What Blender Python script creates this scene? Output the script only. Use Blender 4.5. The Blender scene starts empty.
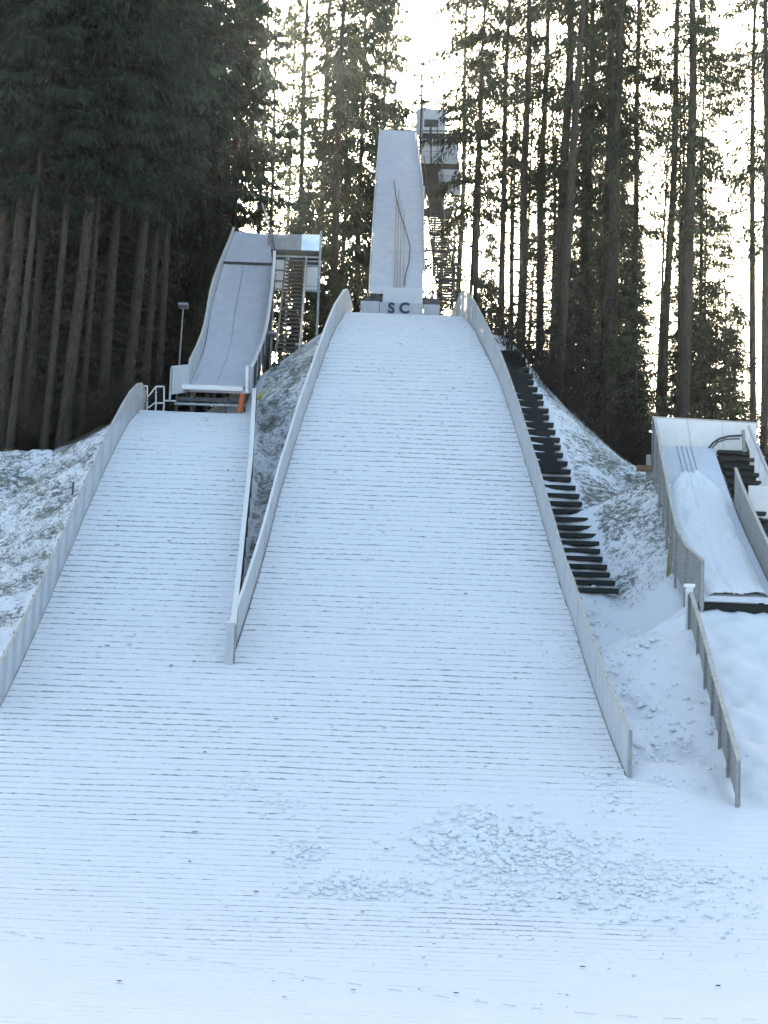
import bpy, math, random
import numpy as np
from mathutils import Vector, Matrix, Quaternion

random.seed(7)
RNG = np.random.default_rng(11)
rad = math.radians
SC = bpy.context.scene
VEIL = .00016
COL = SC.collection

# ------------------------------------------------------------------ camera
FPX = 1900.0
PITCH, ROLL, CAMZ = rad(8), rad(2), 3.3
_F = Vector((0, math.cos(PITCH), math.sin(PITCH)))
_R0 = Vector((1, 0, 0)); _U0 = Vector((0, -math.sin(PITCH), math.cos(PITCH)))
_R = _R0 * math.cos(ROLL) + _U0 * math.sin(ROLL)
_U = -_R0 * math.sin(ROLL) + _U0 * math.cos(ROLL)
cd = bpy.data.cameras.new('camera'); cam = bpy.data.objects.new('camera', cd); COL.objects.link(cam)
m = Matrix.Identity(4)
for i in range(3):
    m[i][0] = _R[i]; m[i][1] = _U[i]; m[i][2] = -_F[i]
m[2][3] = CAMZ
cam.matrix_world = m
cd.sensor_fit = 'VERTICAL'; cd.angle = 2 * math.atan(512 / FPX)
cd.clip_start = 0.3; cd.clip_end = 2500
SC.camera = cam

def P(px, py, Y):
    """point at world distance Y seen at (px, py)"""
    d = _F + _R * ((px - 384) / FPX) + _U * ((512 - py) / FPX)
    t = Y / d.y
    return Vector((d.x * t, Y, CAMZ + d.z * t))

def W(npx, Y): return npx * Y / FPX

# ------------------------------------------------------------------ profiles
def hermite(keys):
    ks = np.array([k[0] for k in keys], float); vs = np.array([k[1] for k in keys], float)
    d = np.diff(vs) / np.diff(ks)
    t = np.empty_like(ks); t[0] = d[0]; t[-1] = d[-1]
    for i in range(1, len(ks) - 1):
        t[i] = 0 if d[i - 1] * d[i] <= 0 else 2 * d[i - 1] * d[i] / (d[i - 1] + d[i])
    def f(y):
        y = np.asarray(y, float); yc = np.clip(y, ks[0], ks[-1])
        i = np.clip(np.searchsorted(ks, yc, side='right') - 1, 0, len(ks) - 2)
        h = ks[i + 1] - ks[i]; s = (yc - ks[i]) / h
        return ((2*s**3 - 3*s**2 + 1) * vs[i] + (s**3 - 2*s**2 + s) * h * t[i]
                + (-2*s**3 + 3*s**2) * vs[i + 1] + (s**3 - s**2) * h * t[i + 1])
    return f

_mk = [(1024, 25), (950, 29), (900, 31.5), (850, 34), (775, 38), (700, 43), (600, 50), (500, 56.5), (400, 62.8), (340, 67.3), (325, 69), (314.5, 72.3)]
_k = [(-60, -0.62), (5, -0.6), (16, -0.5)] + [(D, P(384, y, D).z) for y, D in _mk]
_zc = _k[-1][1]
S = hermite(_k + [(74.5, _zc + .15), (80, _zc + .15)])
_kl = [(Y, float(S(Y))) for Y in np.arange(20, 58.5, 1.0)] + [(60.8, P(190, 430, 60.8).z), (62.6, P(190, 416.5, 62.6).z), (64.2, P(190, 412.5, 64.2).z)]
_zl = _kl[-1][1]
SL = hermite(_kl + [(66, _zl + .1), (80, _zl + .1)])

def hit(px, py, zf, y0=18.0, y1=90.0):
    prev = y0
    for Y in np.arange(y0, y1, .1):
        p = P(px, py, float(Y))
        if p.z <= float(zf(p.x, Y)):
            a, b = prev, float(Y)
            for _ in range(22):
                c = (a + b) / 2; q = P(px, py, c)
                if q.z <= float(zf(q.x, c)): b = c
                else: a = c
            return P(px, py, b)
        prev = float(Y)
    return None

def edge(pix, zf, extra):
    pts = []
    for a in pix:
        q = hit(a[0], a[1], zf)
        if q is not None: pts.append((q.y, q.x))
    pts = sorted(pts + extra)
    ys = np.array([p[0] for p in pts]); xs = np.array([p[1] for p in pts])
    def f(Y):
        Y = np.asarray(Y, float)
        v = np.interp(Y, ys, xs)
        s = (xs[1] - xs[0]) / (ys[1] - ys[0])
        return np.where(Y < ys[0], xs[0] + s * (Y - ys[0]), v)
    return f, ys[0], ys[-1]

SM = lambda x, y: S(y)
SLF = lambda x, y: SL(y)
XR, yR0, _ = edge([(625, 776), (599, 707), (571, 617), (562, 594), (551, 553), (535.6, 497.5), (515, 429), (500, 384), (480, 343), (468, 322)], SM, [(75.0, P(449, 315, 75).x)])
XL, yL0, _ = edge([(231, 664), (252, 600), (280, 495), (298, 435), (325, 356), (342, 319)], SM, [(75.0, P(353, 311, 75).x)])
XLL, _, _ = edge([(0, 708), (21, 666), (38.7, 627), (56, 585), (84, 518), (105.5, 469), (123, 434), (137, 414)], SLF, [(66.0, P(146, 409, 66).x)])
XLR, yV, _ = edge([(229, 664), (232, 634), (240, 558), (248, 482), (251.5, 416)], SLF, [(66.0, P(252.5, 412, 66).x)])

# right small hill deck: (py, pxL, pxR, Y)
SMALL = [(597, 703, 776, 48.3), (572, 682, 764, 50.0), (510, 668, 736, 53.5), (447, 656, 714, 57.0)]
def deck_rows(rows):
    out = []
    for py, a, b, Y in rows:
        c = P((a + b) / 2, py, Y); w = W(b - a, Y)
        out.append((c.x - w / 2, c.x + w / 2, Y, c.z))
    return out
SMALL3 = deck_rows(SMALL)
_zs = hermite([(Y, z) for _, _, Y, z in SMALL3])

def smooth(a, b, x):
    t = np.clip((np.asarray(x, float) - a) / (b - a), 0, 1); return t * t * (3 - 2 * t)

def T(X, Y):
    """ground height without fine relief"""
    X = np.asarray(X, float); Y = np.asarray(Y, float)
    Yc = np.minimum(Y, 62)
    drop = 0.03 + 1.72 * smooth(40, 61, Yc)
    base = S(Yc) - drop
    base = base + np.interp(Y, [62, 66, 100, 150, 300, 900], [0, .35, 1.6, -1, -14, -40])
    # mound under the large hill
    xr = XR(Y); xl = XL(Y)
    dR = np.maximum(0, X - xr); dL = np.maximum(0, xl - X)
    s2 = np.interp(Y, [40, 50, 60, 66, 70], [.02, .1, .3, .9, 1.6])
    back = np.maximum(0, Y - 79) * .6
    f = smooth(38, 50, Y)
    mR = (.08 + (.34 * smooth(0, .25, dR) + .14 * np.minimum(dR, 1.75)) * f + s2 * np.maximum(0, dR - 1.75))
    mL = (.08 + np.interp(Y, [46, 56, 64], [.25, .4, .75]) * dL)
    mound = S(Y) - .06 - np.where(X > (xr + xl) / 2, mR - .08 * (dR <= 0), mL - .08 * (dL <= 0)) - back
    # mound under the left hill
    eL = np.maximum(0, XLL(Y) - X); eR = np.maximum(0, X - XLR(Y))
    moundL = SL(Y) - .06 - np.interp(Y, [44, 60], [.1, .55]) * np.maximum(0, eL - .2) - .9 * eR - np.maximum(0, Y - 67) * .5 - .02 * (eL > 0)
    # small hill at the right
    topY = np.interp(Y, [36, 42, 47.9, 48.6], [0, .22, .74, .74])
    slopeS = np.where(Y < 48.2, S(Y) + topY - .04, _zs(np.clip(Y, 48.3, 57)) - .55 - .4 * smooth(48.6, 50, Y))
    xs = np.interp(Y, [37, 48.7, 53.5, 57], [P(741, 808, 37).x, P(690, 627, 48.7).x, SMALL3[2][0], SMALL3[3][0]])
    g = np.maximum(0, xs - X)
    moundS = slopeS - np.interp(Y, [38, 46, 49.5, 52, 57], [.12, .2, .6, .75, .5]) * g - np.maximum(0, Y - 58.5) * .6 - 50 * (Y < 34)
    def smax(a, b, k):
        h = np.clip(.5 + .5 * (a - b) / k, 0, 1); return b + (a - b) * h + k * h * (1 - h)
    k_ = .02 + .9 * smooth(49, 55, Y) * smooth(1.9, 3.2, X - xr)
    z = np.maximum(smax(smax(base, moundS, k_), mound, k_), moundL)
    return z

# value noise
def vnoise(x, y, seed=0):
    xi = np.floor(x).astype(np.int64); yi = np.floor(y).astype(np.int64)
    fx = x - xi; fy = y - yi; fx = fx*fx*(3-2*fx); fy = fy*fy*(3-2*fy)
    def h(a, b):
        n = (a * 374761393 + b * 668265263 + seed * 974634777) & 0xffffffff
        n = ((n ^ (n >> 13)) * 1274126177) & 0xffffffff
        return ((n ^ (n >> 16)) & 0xffff) / 65535.0
    return (h(xi, yi)*(1-fx)+h(xi+1, yi)*fx)*(1-fy) + (h(xi, yi+1)*(1-fx)+h(xi+1, yi+1)*fx)*fy
def fbm(x, y, o=4, seed=0):
    s = 0; a = .5
    for i in range(o):
        s = s + a * (vnoise(x * 2**i, y * 2**i, seed + i) - .5); a *= .55
    return s

# ------------------------------------------------------------------ materials
MATS = {}
def nodes(name):
    mt = bpy.data.materials.new(name); mt.use_nodes = True
    nt = mt.node_tree; b = nt.nodes['Principled BSDF']; MATS[name] = mt
    return mt, nt, b
def N(nt, t, **kw):
    n = nt.nodes.new(t)
    for k, v in kw.items():
        if k in n.inputs: n.inputs[k].default_value = v
        else: setattr(n, k, v)
    return n
def ramp(nt, src, stops):
    r = nt.nodes.new('ShaderNodeValToRGB'); e = r.color_ramp.elements
    while len(e) < len(stops): e.new(.5)
    for i, (p, c) in enumerate(stops):
        e[i].position = p; e[i].color = (*c, 1) if len(c) == 3 else c
    nt.links.new(src, r.inputs[0]); return r
def math_(nt, op, a, b=None, c=None, clamp=False):
    n = nt.nodes.new('ShaderNodeMath'); n.operation = op; n.use_clamp = clamp
    for i, v in enumerate((a, b, c)):
        if v is None: continue
        if isinstance(v, (int, float)): n.inputs[i].default_value = v
        else: nt.links.new(v, n.inputs[i])
    return n.outputs[0]
def mixc(nt, f, a, b):
    n = nt.nodes.new('ShaderNodeMix'); n.data_type = 'RGBA'
    for s, v in ((n.inputs[0], f), (n.inputs[6], a), (n.inputs[7], b)):
        if isinstance(v, (int, float)): s.default_value = v
        elif isinstance(v, tuple): s.default_value = (*v, 1)
        else: nt.links.new(v, s)
    return n.outputs[2]
def mixc_mul(nt, a, col):
    n = nt.nodes.new('ShaderNodeMix'); n.data_type = 'RGBA'; n.blend_type = 'MULTIPLY'; n.inputs[0].default_value = 1
    nt.links.new(a, n.inputs[6]); n.inputs[7].default_value = (*col, 1); return n.outputs[2]
def noise(nt, vec, scale, detail=4, rough=.55):
    n = N(nt, 'ShaderNodeTexNoise'); n.inputs['Scale'].default_value = scale
    n.inputs['Detail'].default_value = detail; n.inputs['Roughness'].default_value = rough
    nt.links.new(vec, n.inputs['Vector']); return n.outputs[0]
def coords(nt, scale=(1, 1, 1), kind='Object'):
    tc = N(nt, 'ShaderNodeTexCoord'); mp = N(nt, 'ShaderNodeMapping'); mp.inputs['Scale'].default_value = scale
    nt.links.new(tc.outputs[kind], mp.inputs['Vector']); return mp.outputs[0]
def bump(nt, b, h, strength=.4, dist=.02):
    n = N(nt, 'ShaderNodeBump'); n.inputs['Strength'].default_value = strength; n.inputs['Distance'].default_value = dist
    nt.links.new(h, n.inputs['Height']); nt.links.new(n.outputs[0], b.inputs['Normal'])

def simple(name, c, c2=None, rough=.6, metal=0., scale=3, stretch=(1, 1, 1), bmp=.15, spec=.5):
    mt, nt, b = nodes(name)
    v = coords(nt, stretch)
    n = noise(nt, v, scale, 6, .6)
    r = ramp(nt, n, [(.3, c), (.72, c2 or c)])
    nt.links.new(r.outputs[0], b.inputs['Base Color'])
    b.inputs['Roughness'].default_value = rough; b.inputs['Metallic'].default_value = metal
    b.inputs['Specular IOR Level'].default_value = spec
    if bmp: bump(nt, b, n, bmp, .01)
    return mt

SNOW = (.83, .83, .835)
simple('panel_grey', (.40, .41, .42), (.52, .53, .54), rough=.45, scale=2.5, stretch=(1, 1, .4))
simple('panel_pale', (.60, .62, .63), (.70, .71, .72), rough=.45, scale=2)
simple('panel_wood', (.24, .235, .22), (.40, .39, .37), rough=.75, scale=5, stretch=(1, 1, 5), bmp=.3)
simple('cap_white', (.70, .71, .70), (.80, .80, .78), rough=.5, scale=4)
simple('cap_tan', (.42, .38, .33), (.60, .57, .52), rough=.7, scale=4)
simple('board_white', (.74, .73, .70), (.86, .85, .83), rough=.4, scale=2.5)
simple('steel', (.20, .21, .22), (.32, .33, .34), rough=.4, metal=.75, scale=6)
simple('steel_dark', (.045, .047, .05), (.09, .09, .095), rough=.55, metal=.3, scale=6)
simple('timber_dark', (.02, .023, .023), (.05, .052, .05), rough=.8, scale=7, stretch=(.5, 3, 3), bmp=.4, spec=.2)
simple('timber_brown', (.16, .09, .05), (.26, .15, .09), rough=.8, scale=5)
simple('orange', (.55, .10, .03), (.65, .16, .05), rough=.5)
simple('yellow', (.55, .42, .08), (.62, .50, .14), rough=.5)
simple('yellow_wood', (.28, .25, .10), (.36, .33, .16), rough=.8)
simple('letter', (.02, .03, .09), rough=.5, bmp=0)
simple('black_rubber', (.015, .016, .02), rough=.6, bmp=0)
simple('pink_rope', (.70, .60, .56), (.80, .72, .69), rough=.8, scale=30)
mt, nt, b = nodes('translucent_sheet')
b.inputs['Base Color'].default_value = (.85, .86, .85, 1); b.inputs['Roughness'].default_value = .35
tr = N(nt, 'ShaderNodeBsdfTranslucent'); tr.inputs[0].default_value = (.88, .88, .86, 1)
mx = N(nt, 'ShaderNodeMixShader'); mx.inputs[0].default_value = .65
nt.links.new(b.outputs[0], mx.inputs[1]); nt.links.new(tr.outputs[0], mx.inputs[2]); nt.links.new(mx.outputs[0], nt.nodes['Material Output'].inputs[0])
def see_through(name, c, c2, a):
    mt = simple(name, c, c2, rough=.4, scale=2.2, stretch=(1, 1, .3), bmp=0)
    nt = mt.node_tree; tr = N(nt, 'ShaderNodeBsdfTransparent'); tr.inputs[0].default_value = (.93, .95, .96, 1)
    mx = N(nt, 'ShaderNodeMixShader'); mx.inputs[0].default_value = a
    nt.links.new(nt.nodes['Principled BSDF'].outputs[0], mx.inputs[1]); nt.links.new(tr.outputs[0], mx.inputs[2]); nt.links.new(mx.outputs[0], nt.nodes['Material Output'].inputs[0])
see_through('panel_clear', (.56, .58, .60), (.68, .70, .72), .45)
see_through('panel_hazy', (.60, .61, .62), (.72, .73, .74), .25)
# polished sheet metal
mt, nt, b = nodes('sheet_metal')
v = coords(nt, (1, 1, 1)); n1 = noise(nt, v, 1.6, 2, .4)
r = ramp(nt, n1, [(.3, (.55, .57, .6)), (.7, (.8, .82, .85))]); nt.links.new(r.outputs[0], b.inputs['Base Color'])
b.inputs['Metallic'].default_value = .85; b.inputs['Roughness'].default_value = .28
bump(nt, b, n1, .35, .08)

# deck sheet with thin snow
mt, nt, b = nodes('deck_sheet')
v = coords(nt, (1, .35, 1)); n1 = noise(nt, v, 2.2, 5, .6)
n2 = noise(nt, coords(nt, (7, 1.2, 1.2)), 1.3, 5, .65)
r = ramp(nt, n1, [(.28, (.60, .63, .68)), (.62, (.70, .72, .76))])
r2 = ramp(nt, n2, [(.70, (0, 0, 0)), (.74, (1, 1, 1))])
nt.links.new(mixc(nt, math_(nt, 'MULTIPLY', r2.outputs[0], .35), r.outputs[0], (.22, .24, .27)), b.inputs['Base Color'])
b.inputs['Roughness'].default_value = .6
bump(nt, b, noise(nt, coords(nt, (3.5, .35, .35)), 1.2, 3, .5), .35, .05)

# snow
mt, nt, b = nodes('snow')
v = coords(nt); n1 = noise(nt, v, 6, 8, .65)
b.inputs['Base Color'].default_value = (.87, .87, .87, 1); b.inputs['Roughness'].default_value = .7
b.inputs['Specular IOR Level'].default_value = .2
bump(nt, b, n1, .3, .012)

# ground: attribute 'grass' (dry grass showing through), 'floor' (forest litter)
mt, nt, b = nodes('ground_snow')
v = coords(nt)
ag = N(nt, 'ShaderNodeAttribute'); ag.attribute_name = 'grass'
af = N(nt, 'ShaderNodeAttribute'); af.attribute_name = 'litter'
n1 = noise(nt, v, 5.0, 9, .78); n2 = noise(nt, v, .6, 3, .5)
nn = math_(nt, 'ADD', math_(nt, 'MULTIPLY', n1, .8), math_(nt, 'MULTIPLY', n2, .35))
thr = math_(nt, 'SUBTRACT', .90, math_(nt, 'MULTIPLY', ag.outputs['Fac'], .42))
mask = math_(nt, 'MULTIPLY', math_(nt, 'SUBTRACT', nn, thr), 12, clamp=True)
gcol = ramp(nt, noise(nt, v, 9, 5, .7), [(.3, (.05, .06, .045)), (.5, (.15, .165, .14)), (.68, (.38, .40, .39))])
fcol = ramp(nt, noise(nt, v, 3, 7, .7), [(.3, (.02, .016, .013)), (.55, (.06, .045, .035)), (.66, (.12, .10, .09)), (.74, (.6, .62, .66))])
c = mixc(nt, mask, SNOW, gcol.outputs[0])
c = mixc(nt, af.outputs['Fac'], c, fcol.outputs[0])
nt.links.new(c, b.inputs['Base Color']); b.inputs['Roughness'].default_value = .75; b.inputs['Specular IOR Level'].default_value = .15
hh = math_(nt, 'ADD', noise(nt, v, 5, 5, .6), math_(nt, 'MULTIPLY', mask, .35))
bump(nt, b, hh, .35, .022)

# landing mats under snow: uv.y = row number, attribute 'bare'
mt, nt, b = nodes('mats_snow')
uv = N(nt, 'ShaderNodeUVMap'); uv.uv_map = 'UVMap'
sep = N(nt, 'ShaderNodeSeparateXYZ'); nt.links.new(uv.outputs[0], sep.inputs[0])
wob = noise(nt, coords(nt, (1, .6, .6)), 1.1, 4, .6)
vrow = math_(nt, 'ADD', sep.outputs[1], math_(nt, 'MULTIPLY', math_(nt, 'SUBTRACT', wob, .56), .28))
rowi = math_(nt, 'FLOOR', vrow); fr = math_(nt, 'FRACT', vrow)
comb = N(nt, 'ShaderNodeCombineXYZ'); nt.links.new(sep.outputs[0], comb.inputs[0]); nt.links.new(math_(nt, 'MULTIPLY', rowi, 7.31), comb.inputs[1])
rn = noise(nt, comb.outputs[0], 4.2, 5, .7)
rn2 = noise(nt, comb.outputs[0], .35, 2, .5)
big = noise(nt, coords(nt), .16, 3, .5)
ab = N(nt, 'ShaderNodeAttribute'); ab.attribute_name = 'bare'
amt = math_(nt, 'ADD', math_(nt, 'ADD', math_(nt, 'MULTIPLY', rn, 1.1), math_(nt, 'MULTIPLY', rn2, .45)), math_(nt, 'MULTIPLY', big, .3))
amt = math_(nt, 'ADD', math_(nt, 'SUBTRACT', amt, .925), ab.outputs['Fac'])
faint = math_(nt, 'MULTIPLY', math_(nt, 'LESS_THAN', fr, .13), math_(nt, 'MINIMUM', math_(nt, 'MULTIPLY', math_(nt, 'ADD', amt, .17), 2.0, clamp=True), .45))
width = math_(nt, 'MINIMUM', math_(nt, 'MULTIPLY', math_(nt, 'SUBTRACT', amt, .08), 1.6), .2)
line = math_(nt, 'MAXIMUM', faint, math_(nt, 'MULTIPLY', math_(nt, 'LESS_THAN', fr, width), .9))
spk = noise(nt, coords(nt, (1, 2.2, 2.2)), 3.2, 4, .7)
sp = math_(nt, 'GREATER_THAN', math_(nt, 'ADD', spk, math_(nt, 'MULTIPLY', ab.outputs['Fac'], .10)), .765)
mk = math_(nt, 'MAXIMUM', line, sp)
mcol = ramp(nt, noise(nt, coords(nt), 14, 3, .6), [(.35, (.14, .16, .16)), (.65, (.42, .44, .44))])
sn = ramp(nt, noise(nt, coords(nt), 1.1, 5, .6), [(.3, (.80, .81, .82)), (.7, (.84, .845, .85))])
nt.links.new(mixc(nt, mk, sn.outputs[0], mcol.outputs[0]), b.inputs['Base Color'])
b.inputs['Roughness'].default_value = .7; b.inputs['Specular IOR Level'].default_value = .2
bump(nt, b, math_(nt, 'SUBTRACT', noise(nt, coords(nt), 7, 6, .6), math_(nt, 'MULTIPLY', mk, .3)), .3, .018)

def foliage(name, a, bcol, c):
    mt, nt, b = nodes(name)
    v = coords(nt); n1 = noise(nt, v, .9, 4, .6)
    r = ramp(nt, n1, [(.3, a), (.55, bcol), (.75, c)])
    oi = N(nt, 'ShaderNodeObjectInfo')
    hsv = N(nt, 'ShaderNodeHueSaturation')
    nt.links.new(math_(nt, 'ADD', math_(nt, 'MULTIPLY', oi.outputs['Random'], .6), .7), hsv.inputs['Value'])
    nt.links.new(math_(nt, 'ADD', math_(nt, 'MULTIPLY', oi.outputs['Random'], .04), .48), hsv.inputs['Hue'])
    nt.links.new(r.outputs[0], hsv.inputs['Color'])
    nt.links.new(hsv.outputs[0], b.inputs['Base Color']); b.inputs['Roughness'].default_value = .75
    b.inputs['Specular IOR Level'].default_value = .25
    tr = N(nt, 'ShaderNodeBsdfTranslucent'); nt.links.new(hsv.outputs[0], tr.inputs[0])
    mx = N(nt, 'ShaderNodeMixShader'); mx.inputs[0].default_value = .35
    out = nt.nodes['Material Output']
    nt.links.new(b.outputs[0], mx.inputs[1]); nt.links.new(tr.outputs[0], mx.inputs[2]); nt.links.new(mx.outputs[0], out.inputs[0])
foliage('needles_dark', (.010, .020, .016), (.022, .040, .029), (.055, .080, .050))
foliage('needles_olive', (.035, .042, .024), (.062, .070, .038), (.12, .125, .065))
foliage('twigs', (.03, .024, .02), (.055, .045, .038), (.09, .08, .07))
simple('bark', (.035, .028, .023), (.085, .07, .058), rough=.9, scale=6, stretch=(2.2, 2.2, .6), bmp=.8, spec=.15)
simple('bark_pale', (.026, .022, .018), (.07, .062, .052), rough=.9, scale=6, stretch=(2.2, 2.2, .7), bmp=.8, spec=.15)
simple('bark_dark', (.022, .018, .016), (.05, .042, .036), rough=.9, scale=6, stretch=(2.2, 2.2, .6), bmp=.8, spec=.1)

# ------------------------------------------------------------------ mesh helpers
class MB:
    def __init__(s): s.v = []; s.f = []
    def box(s, c, size, rot=None):
        c = Vector(c); hx, hy, hz = (q / 2 for q in size); n = len(s.v)
        for dx, dy, dz in ((-1,-1,-1),(1,-1,-1),(1,1,-1),(-1,1,-1),(-1,-1,1),(1,-1,1),(1,1,1),(-1,1,1)):
            p = Vector((dx*hx, dy*hy, dz*hz))
            if rot is not None: p = rot @ p
            s.v.append(tuple(c + p))
        s.f += [tuple(n + i for i in q) for q in ((0,3,2,1),(4,5,6,7),(0,1,5,4),(1,2,6,5),(2,3,7,6),(3,0,4,7))]
        return s
    def bar(s, a, b, w, h=None, up=(0, 0, 1)):
        a = Vector(a); b = Vector(b); h = h or w; d = b - a; L = d.length
        if L < 1e-6: return s
        d.normalize(); up = Vector(up)
        if abs(d.dot(up)) > .98: up = Vector((0, 1, 0))
        x = d.cross(up).normalized(); z = x.cross(d).normalized()
        s.box((a + b) / 2, (w, L, h), Matrix((x, d, z)).transposed()); return s
    def tube(s, pts, r, n=8, r2=None):
        pts = [Vector(p) for p in pts]; k = len(pts); base = len(s.v)
        for i, p in enumerate(pts):
            d = (pts[min(i+1, k-1)] - pts[max(i-1, 0)]).normalized()
            up = Vector((0, 0, 1)) if abs(d.z) < .9 else Vector((1, 0, 0))
            x = d.cross(up).normalized(); y = x.cross(d)
            rr = r if r2 is None else r + (r2 - r) * i / (k - 1)
            for j in range(n):
                a = 2 * math.pi * j / n; s.v.append(tuple(p + x * rr * math.cos(a) + y * rr * math.sin(a)))
        for i in range(k - 1):
            for j in range(n):
                s.f.append((base + i*n + j, base + i*n + (j+1) % n, base + (i+1)*n + (j+1) % n, base + (i+1)*n + j))
        s.f.append(tuple(base + j for j in range(n))[::-1]); s.f.append(tuple(base + (k-1)*n + j for j in range(n)))
        return s
    def hexa(s, p):   # 8 points: bottom loop, top loop
        n = len(s.v); s.v += [tuple(q) for q in p]
        s.f += [tuple(n + i for i in q) for q in ((0,3,2,1),(4,5,6,7),(0,1,5,4),(1,2,6,5),(2,3,7,6),(3,0,4,7))]; return s
    def build(s, name, mat, parent=None, smooth_=False):
        me = bpy.data.meshes.new(name); me.from_pydata(s.v, [], s.f); me.update()
        me.materials.append(MATS[mat])
        if smooth_:
            for p in me.polygons: p.use_smooth = True
        return link(name, me, parent)

def link(name, me, parent=None):
    o = bpy.data.objects.new(name, me); COL.objects.link(o)
    if parent is not None:
        o.parent = parent
        o.matrix_parent_inverse = Matrix.Identity(4)
        if parent.parent is None: off = parent.location
        else: off = Vector((0, 0, 0))
        if me is not None and not me.get('local'):
            me.transform(Matrix.Translation(-off)); me['local'] = 1
    return o

def tag(o, label=None, cat=None, group=None, kind=None):
    if label: o['label'] = label
    if cat: o['category'] = cat
    if group: o['group'] = group
    if kind: o['kind'] = kind
    return o
def thing(name, label, cat, loc, group=None):
    o = bpy.data.objects.new(name, None); COL.objects.link(o); o.location = Vector(loc); o.empty_display_size = .3
    return tag(o, label, cat, group)

def np_mesh(name, verts, quads, mat, smooth_=False):
    me = bpy.data.meshes.new(name)
    nv, nq, k = len(verts), len(quads), quads.shape[1]
    me.vertices.add(nv); me.vertices.foreach_set('co', verts.astype(np.float32).ravel())
    me.loops.add(nq * k); me.loops.foreach_set('vertex_index', quads.astype(np.int32).ravel())
    me.polygons.add(nq); me.polygons.foreach_set('loop_start', np.arange(0, nq * k, k, dtype=np.int32))
    try: me.polygons.foreach_set('loop_total', np.full(nq, k, dtype=np.int32))
    except Exception: pass
    me.update(calc_edges=True); me.validate()
    me.materials.append(MATS[mat])
    me.polygons.foreach_set('use_smooth', np.full(nq, smooth_, dtype=bool))
    return me
def grid_faces(nr, nc):
    i = np.arange(nr - 1)[:, None] * nc + np.arange(nc - 1)[None, :]
    i = i.ravel(); return np.stack([i, i + 1, i + nc + 1, i + nc], 1)

# ------------------------------------------------------------------ ground sheet
xs = np.concatenate([-np.geomspace(900, 24, 30), np.arange(-22, -13, .5), np.arange(-13, 13, .13), np.arange(13, 22, .5), np.geomspace(24, 900, 30)])
ys = np.concatenate([np.linspace(-300, -20, 10), np.arange(-15, 20, 1.5), np.arange(20, 70, .15), np.arange(70, 130, 1.0), np.geomspace(132, 1200, 25)])
GX, GY = np.meshgrid(xs, ys)
GZ = T(GX, GY)
xr = XR(GY); xl = XL(GY)
near = smooth(-25, -10, GY) * (1 - smooth(70, 90, GY)) * (1 - smooth(18, 26, np.abs(GX)))
ditch = smooth(0, .6, GX - xr) * (1 - smooth(58, 66, GY)) * smooth(31, 38, GY)
leftb = smooth(.2, .8, XLL(GY) - GX) * smooth(36, 44, GY)
mid = ((GX > XLR(GY) + .2) & (GX < xl - .2) & (GY > yV)).astype(float)
rough = np.clip(ditch + leftb + mid, 0, 1)
GZ = GZ + near * rough * (fbm(GX * .9, GY * .9, 5, 3) * .42 + fbm(GX * 3 + GY * 1.3, GY * 1.4, 3, 9) * .17 - .02)
mr_ = np.where(GY < yR0, XR(yR0) + np.minimum((yR0 - GY) * 1.6, 13), XR(GY))
under = (1 - smooth(-.1, .5, GX - mr_)) * (GX > XLL(GY) + .1) * (GY < 76)
GZ = GZ - .05 * under + near * (1 - rough) * (1 - under) * fbm(GX * .8, GY * .8, 5, 23) * .12
grass = np.zeros_like(GX)
grass += mid * .84
grass += smooth(.1, .8, XLL(GY) - GX) * smooth(40, 50, GY) * .80
bank = smooth(1.2, 1.9, GX - xr) * smooth(49.5, 53.5, GY + (GX - 6) * .1 + fbm(GX * .4, GY * .4, 3, 5) * 4)
grass = np.maximum(grass, bank * .86)
grass = np.maximum(grass, smooth(72, 76, GY) * .8)
litter = smooth(62.0, 63.3, GY + fbm(GX * .5, GY * .5, 3, 8) * 2.0) * np.where(GX < XLL(GY) - .3, 1, 0) + smooth(62.0, 63.5, GY + fbm(GX * .5, GY * .5, 3, 8) * 1.5) * smooth(.1, 1.0, T(GX, GY) * 0 + (13.95 + .4 - GZ)) * (GX > 5)
litter = np.maximum(litter, smooth(80, 84, GY))
litter = np.clip(litter, 0, 1)
V = np.stack([GX, GY, GZ], -1).reshape(-1, 3)
me = np_mesh('ground', V, grid_faces(*GX.shape), 'ground_snow', True)
for nm, arr in (('grass', grass), ('litter', litter)):
    a = me.attributes.new(nm, 'FLOAT', 'POINT'); a.data.foreach_set('value', arr.ravel().astype(np.float32))
tag(link('ground', me), 'snowy ground with grass poking through on the banks', kind='structure')

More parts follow.
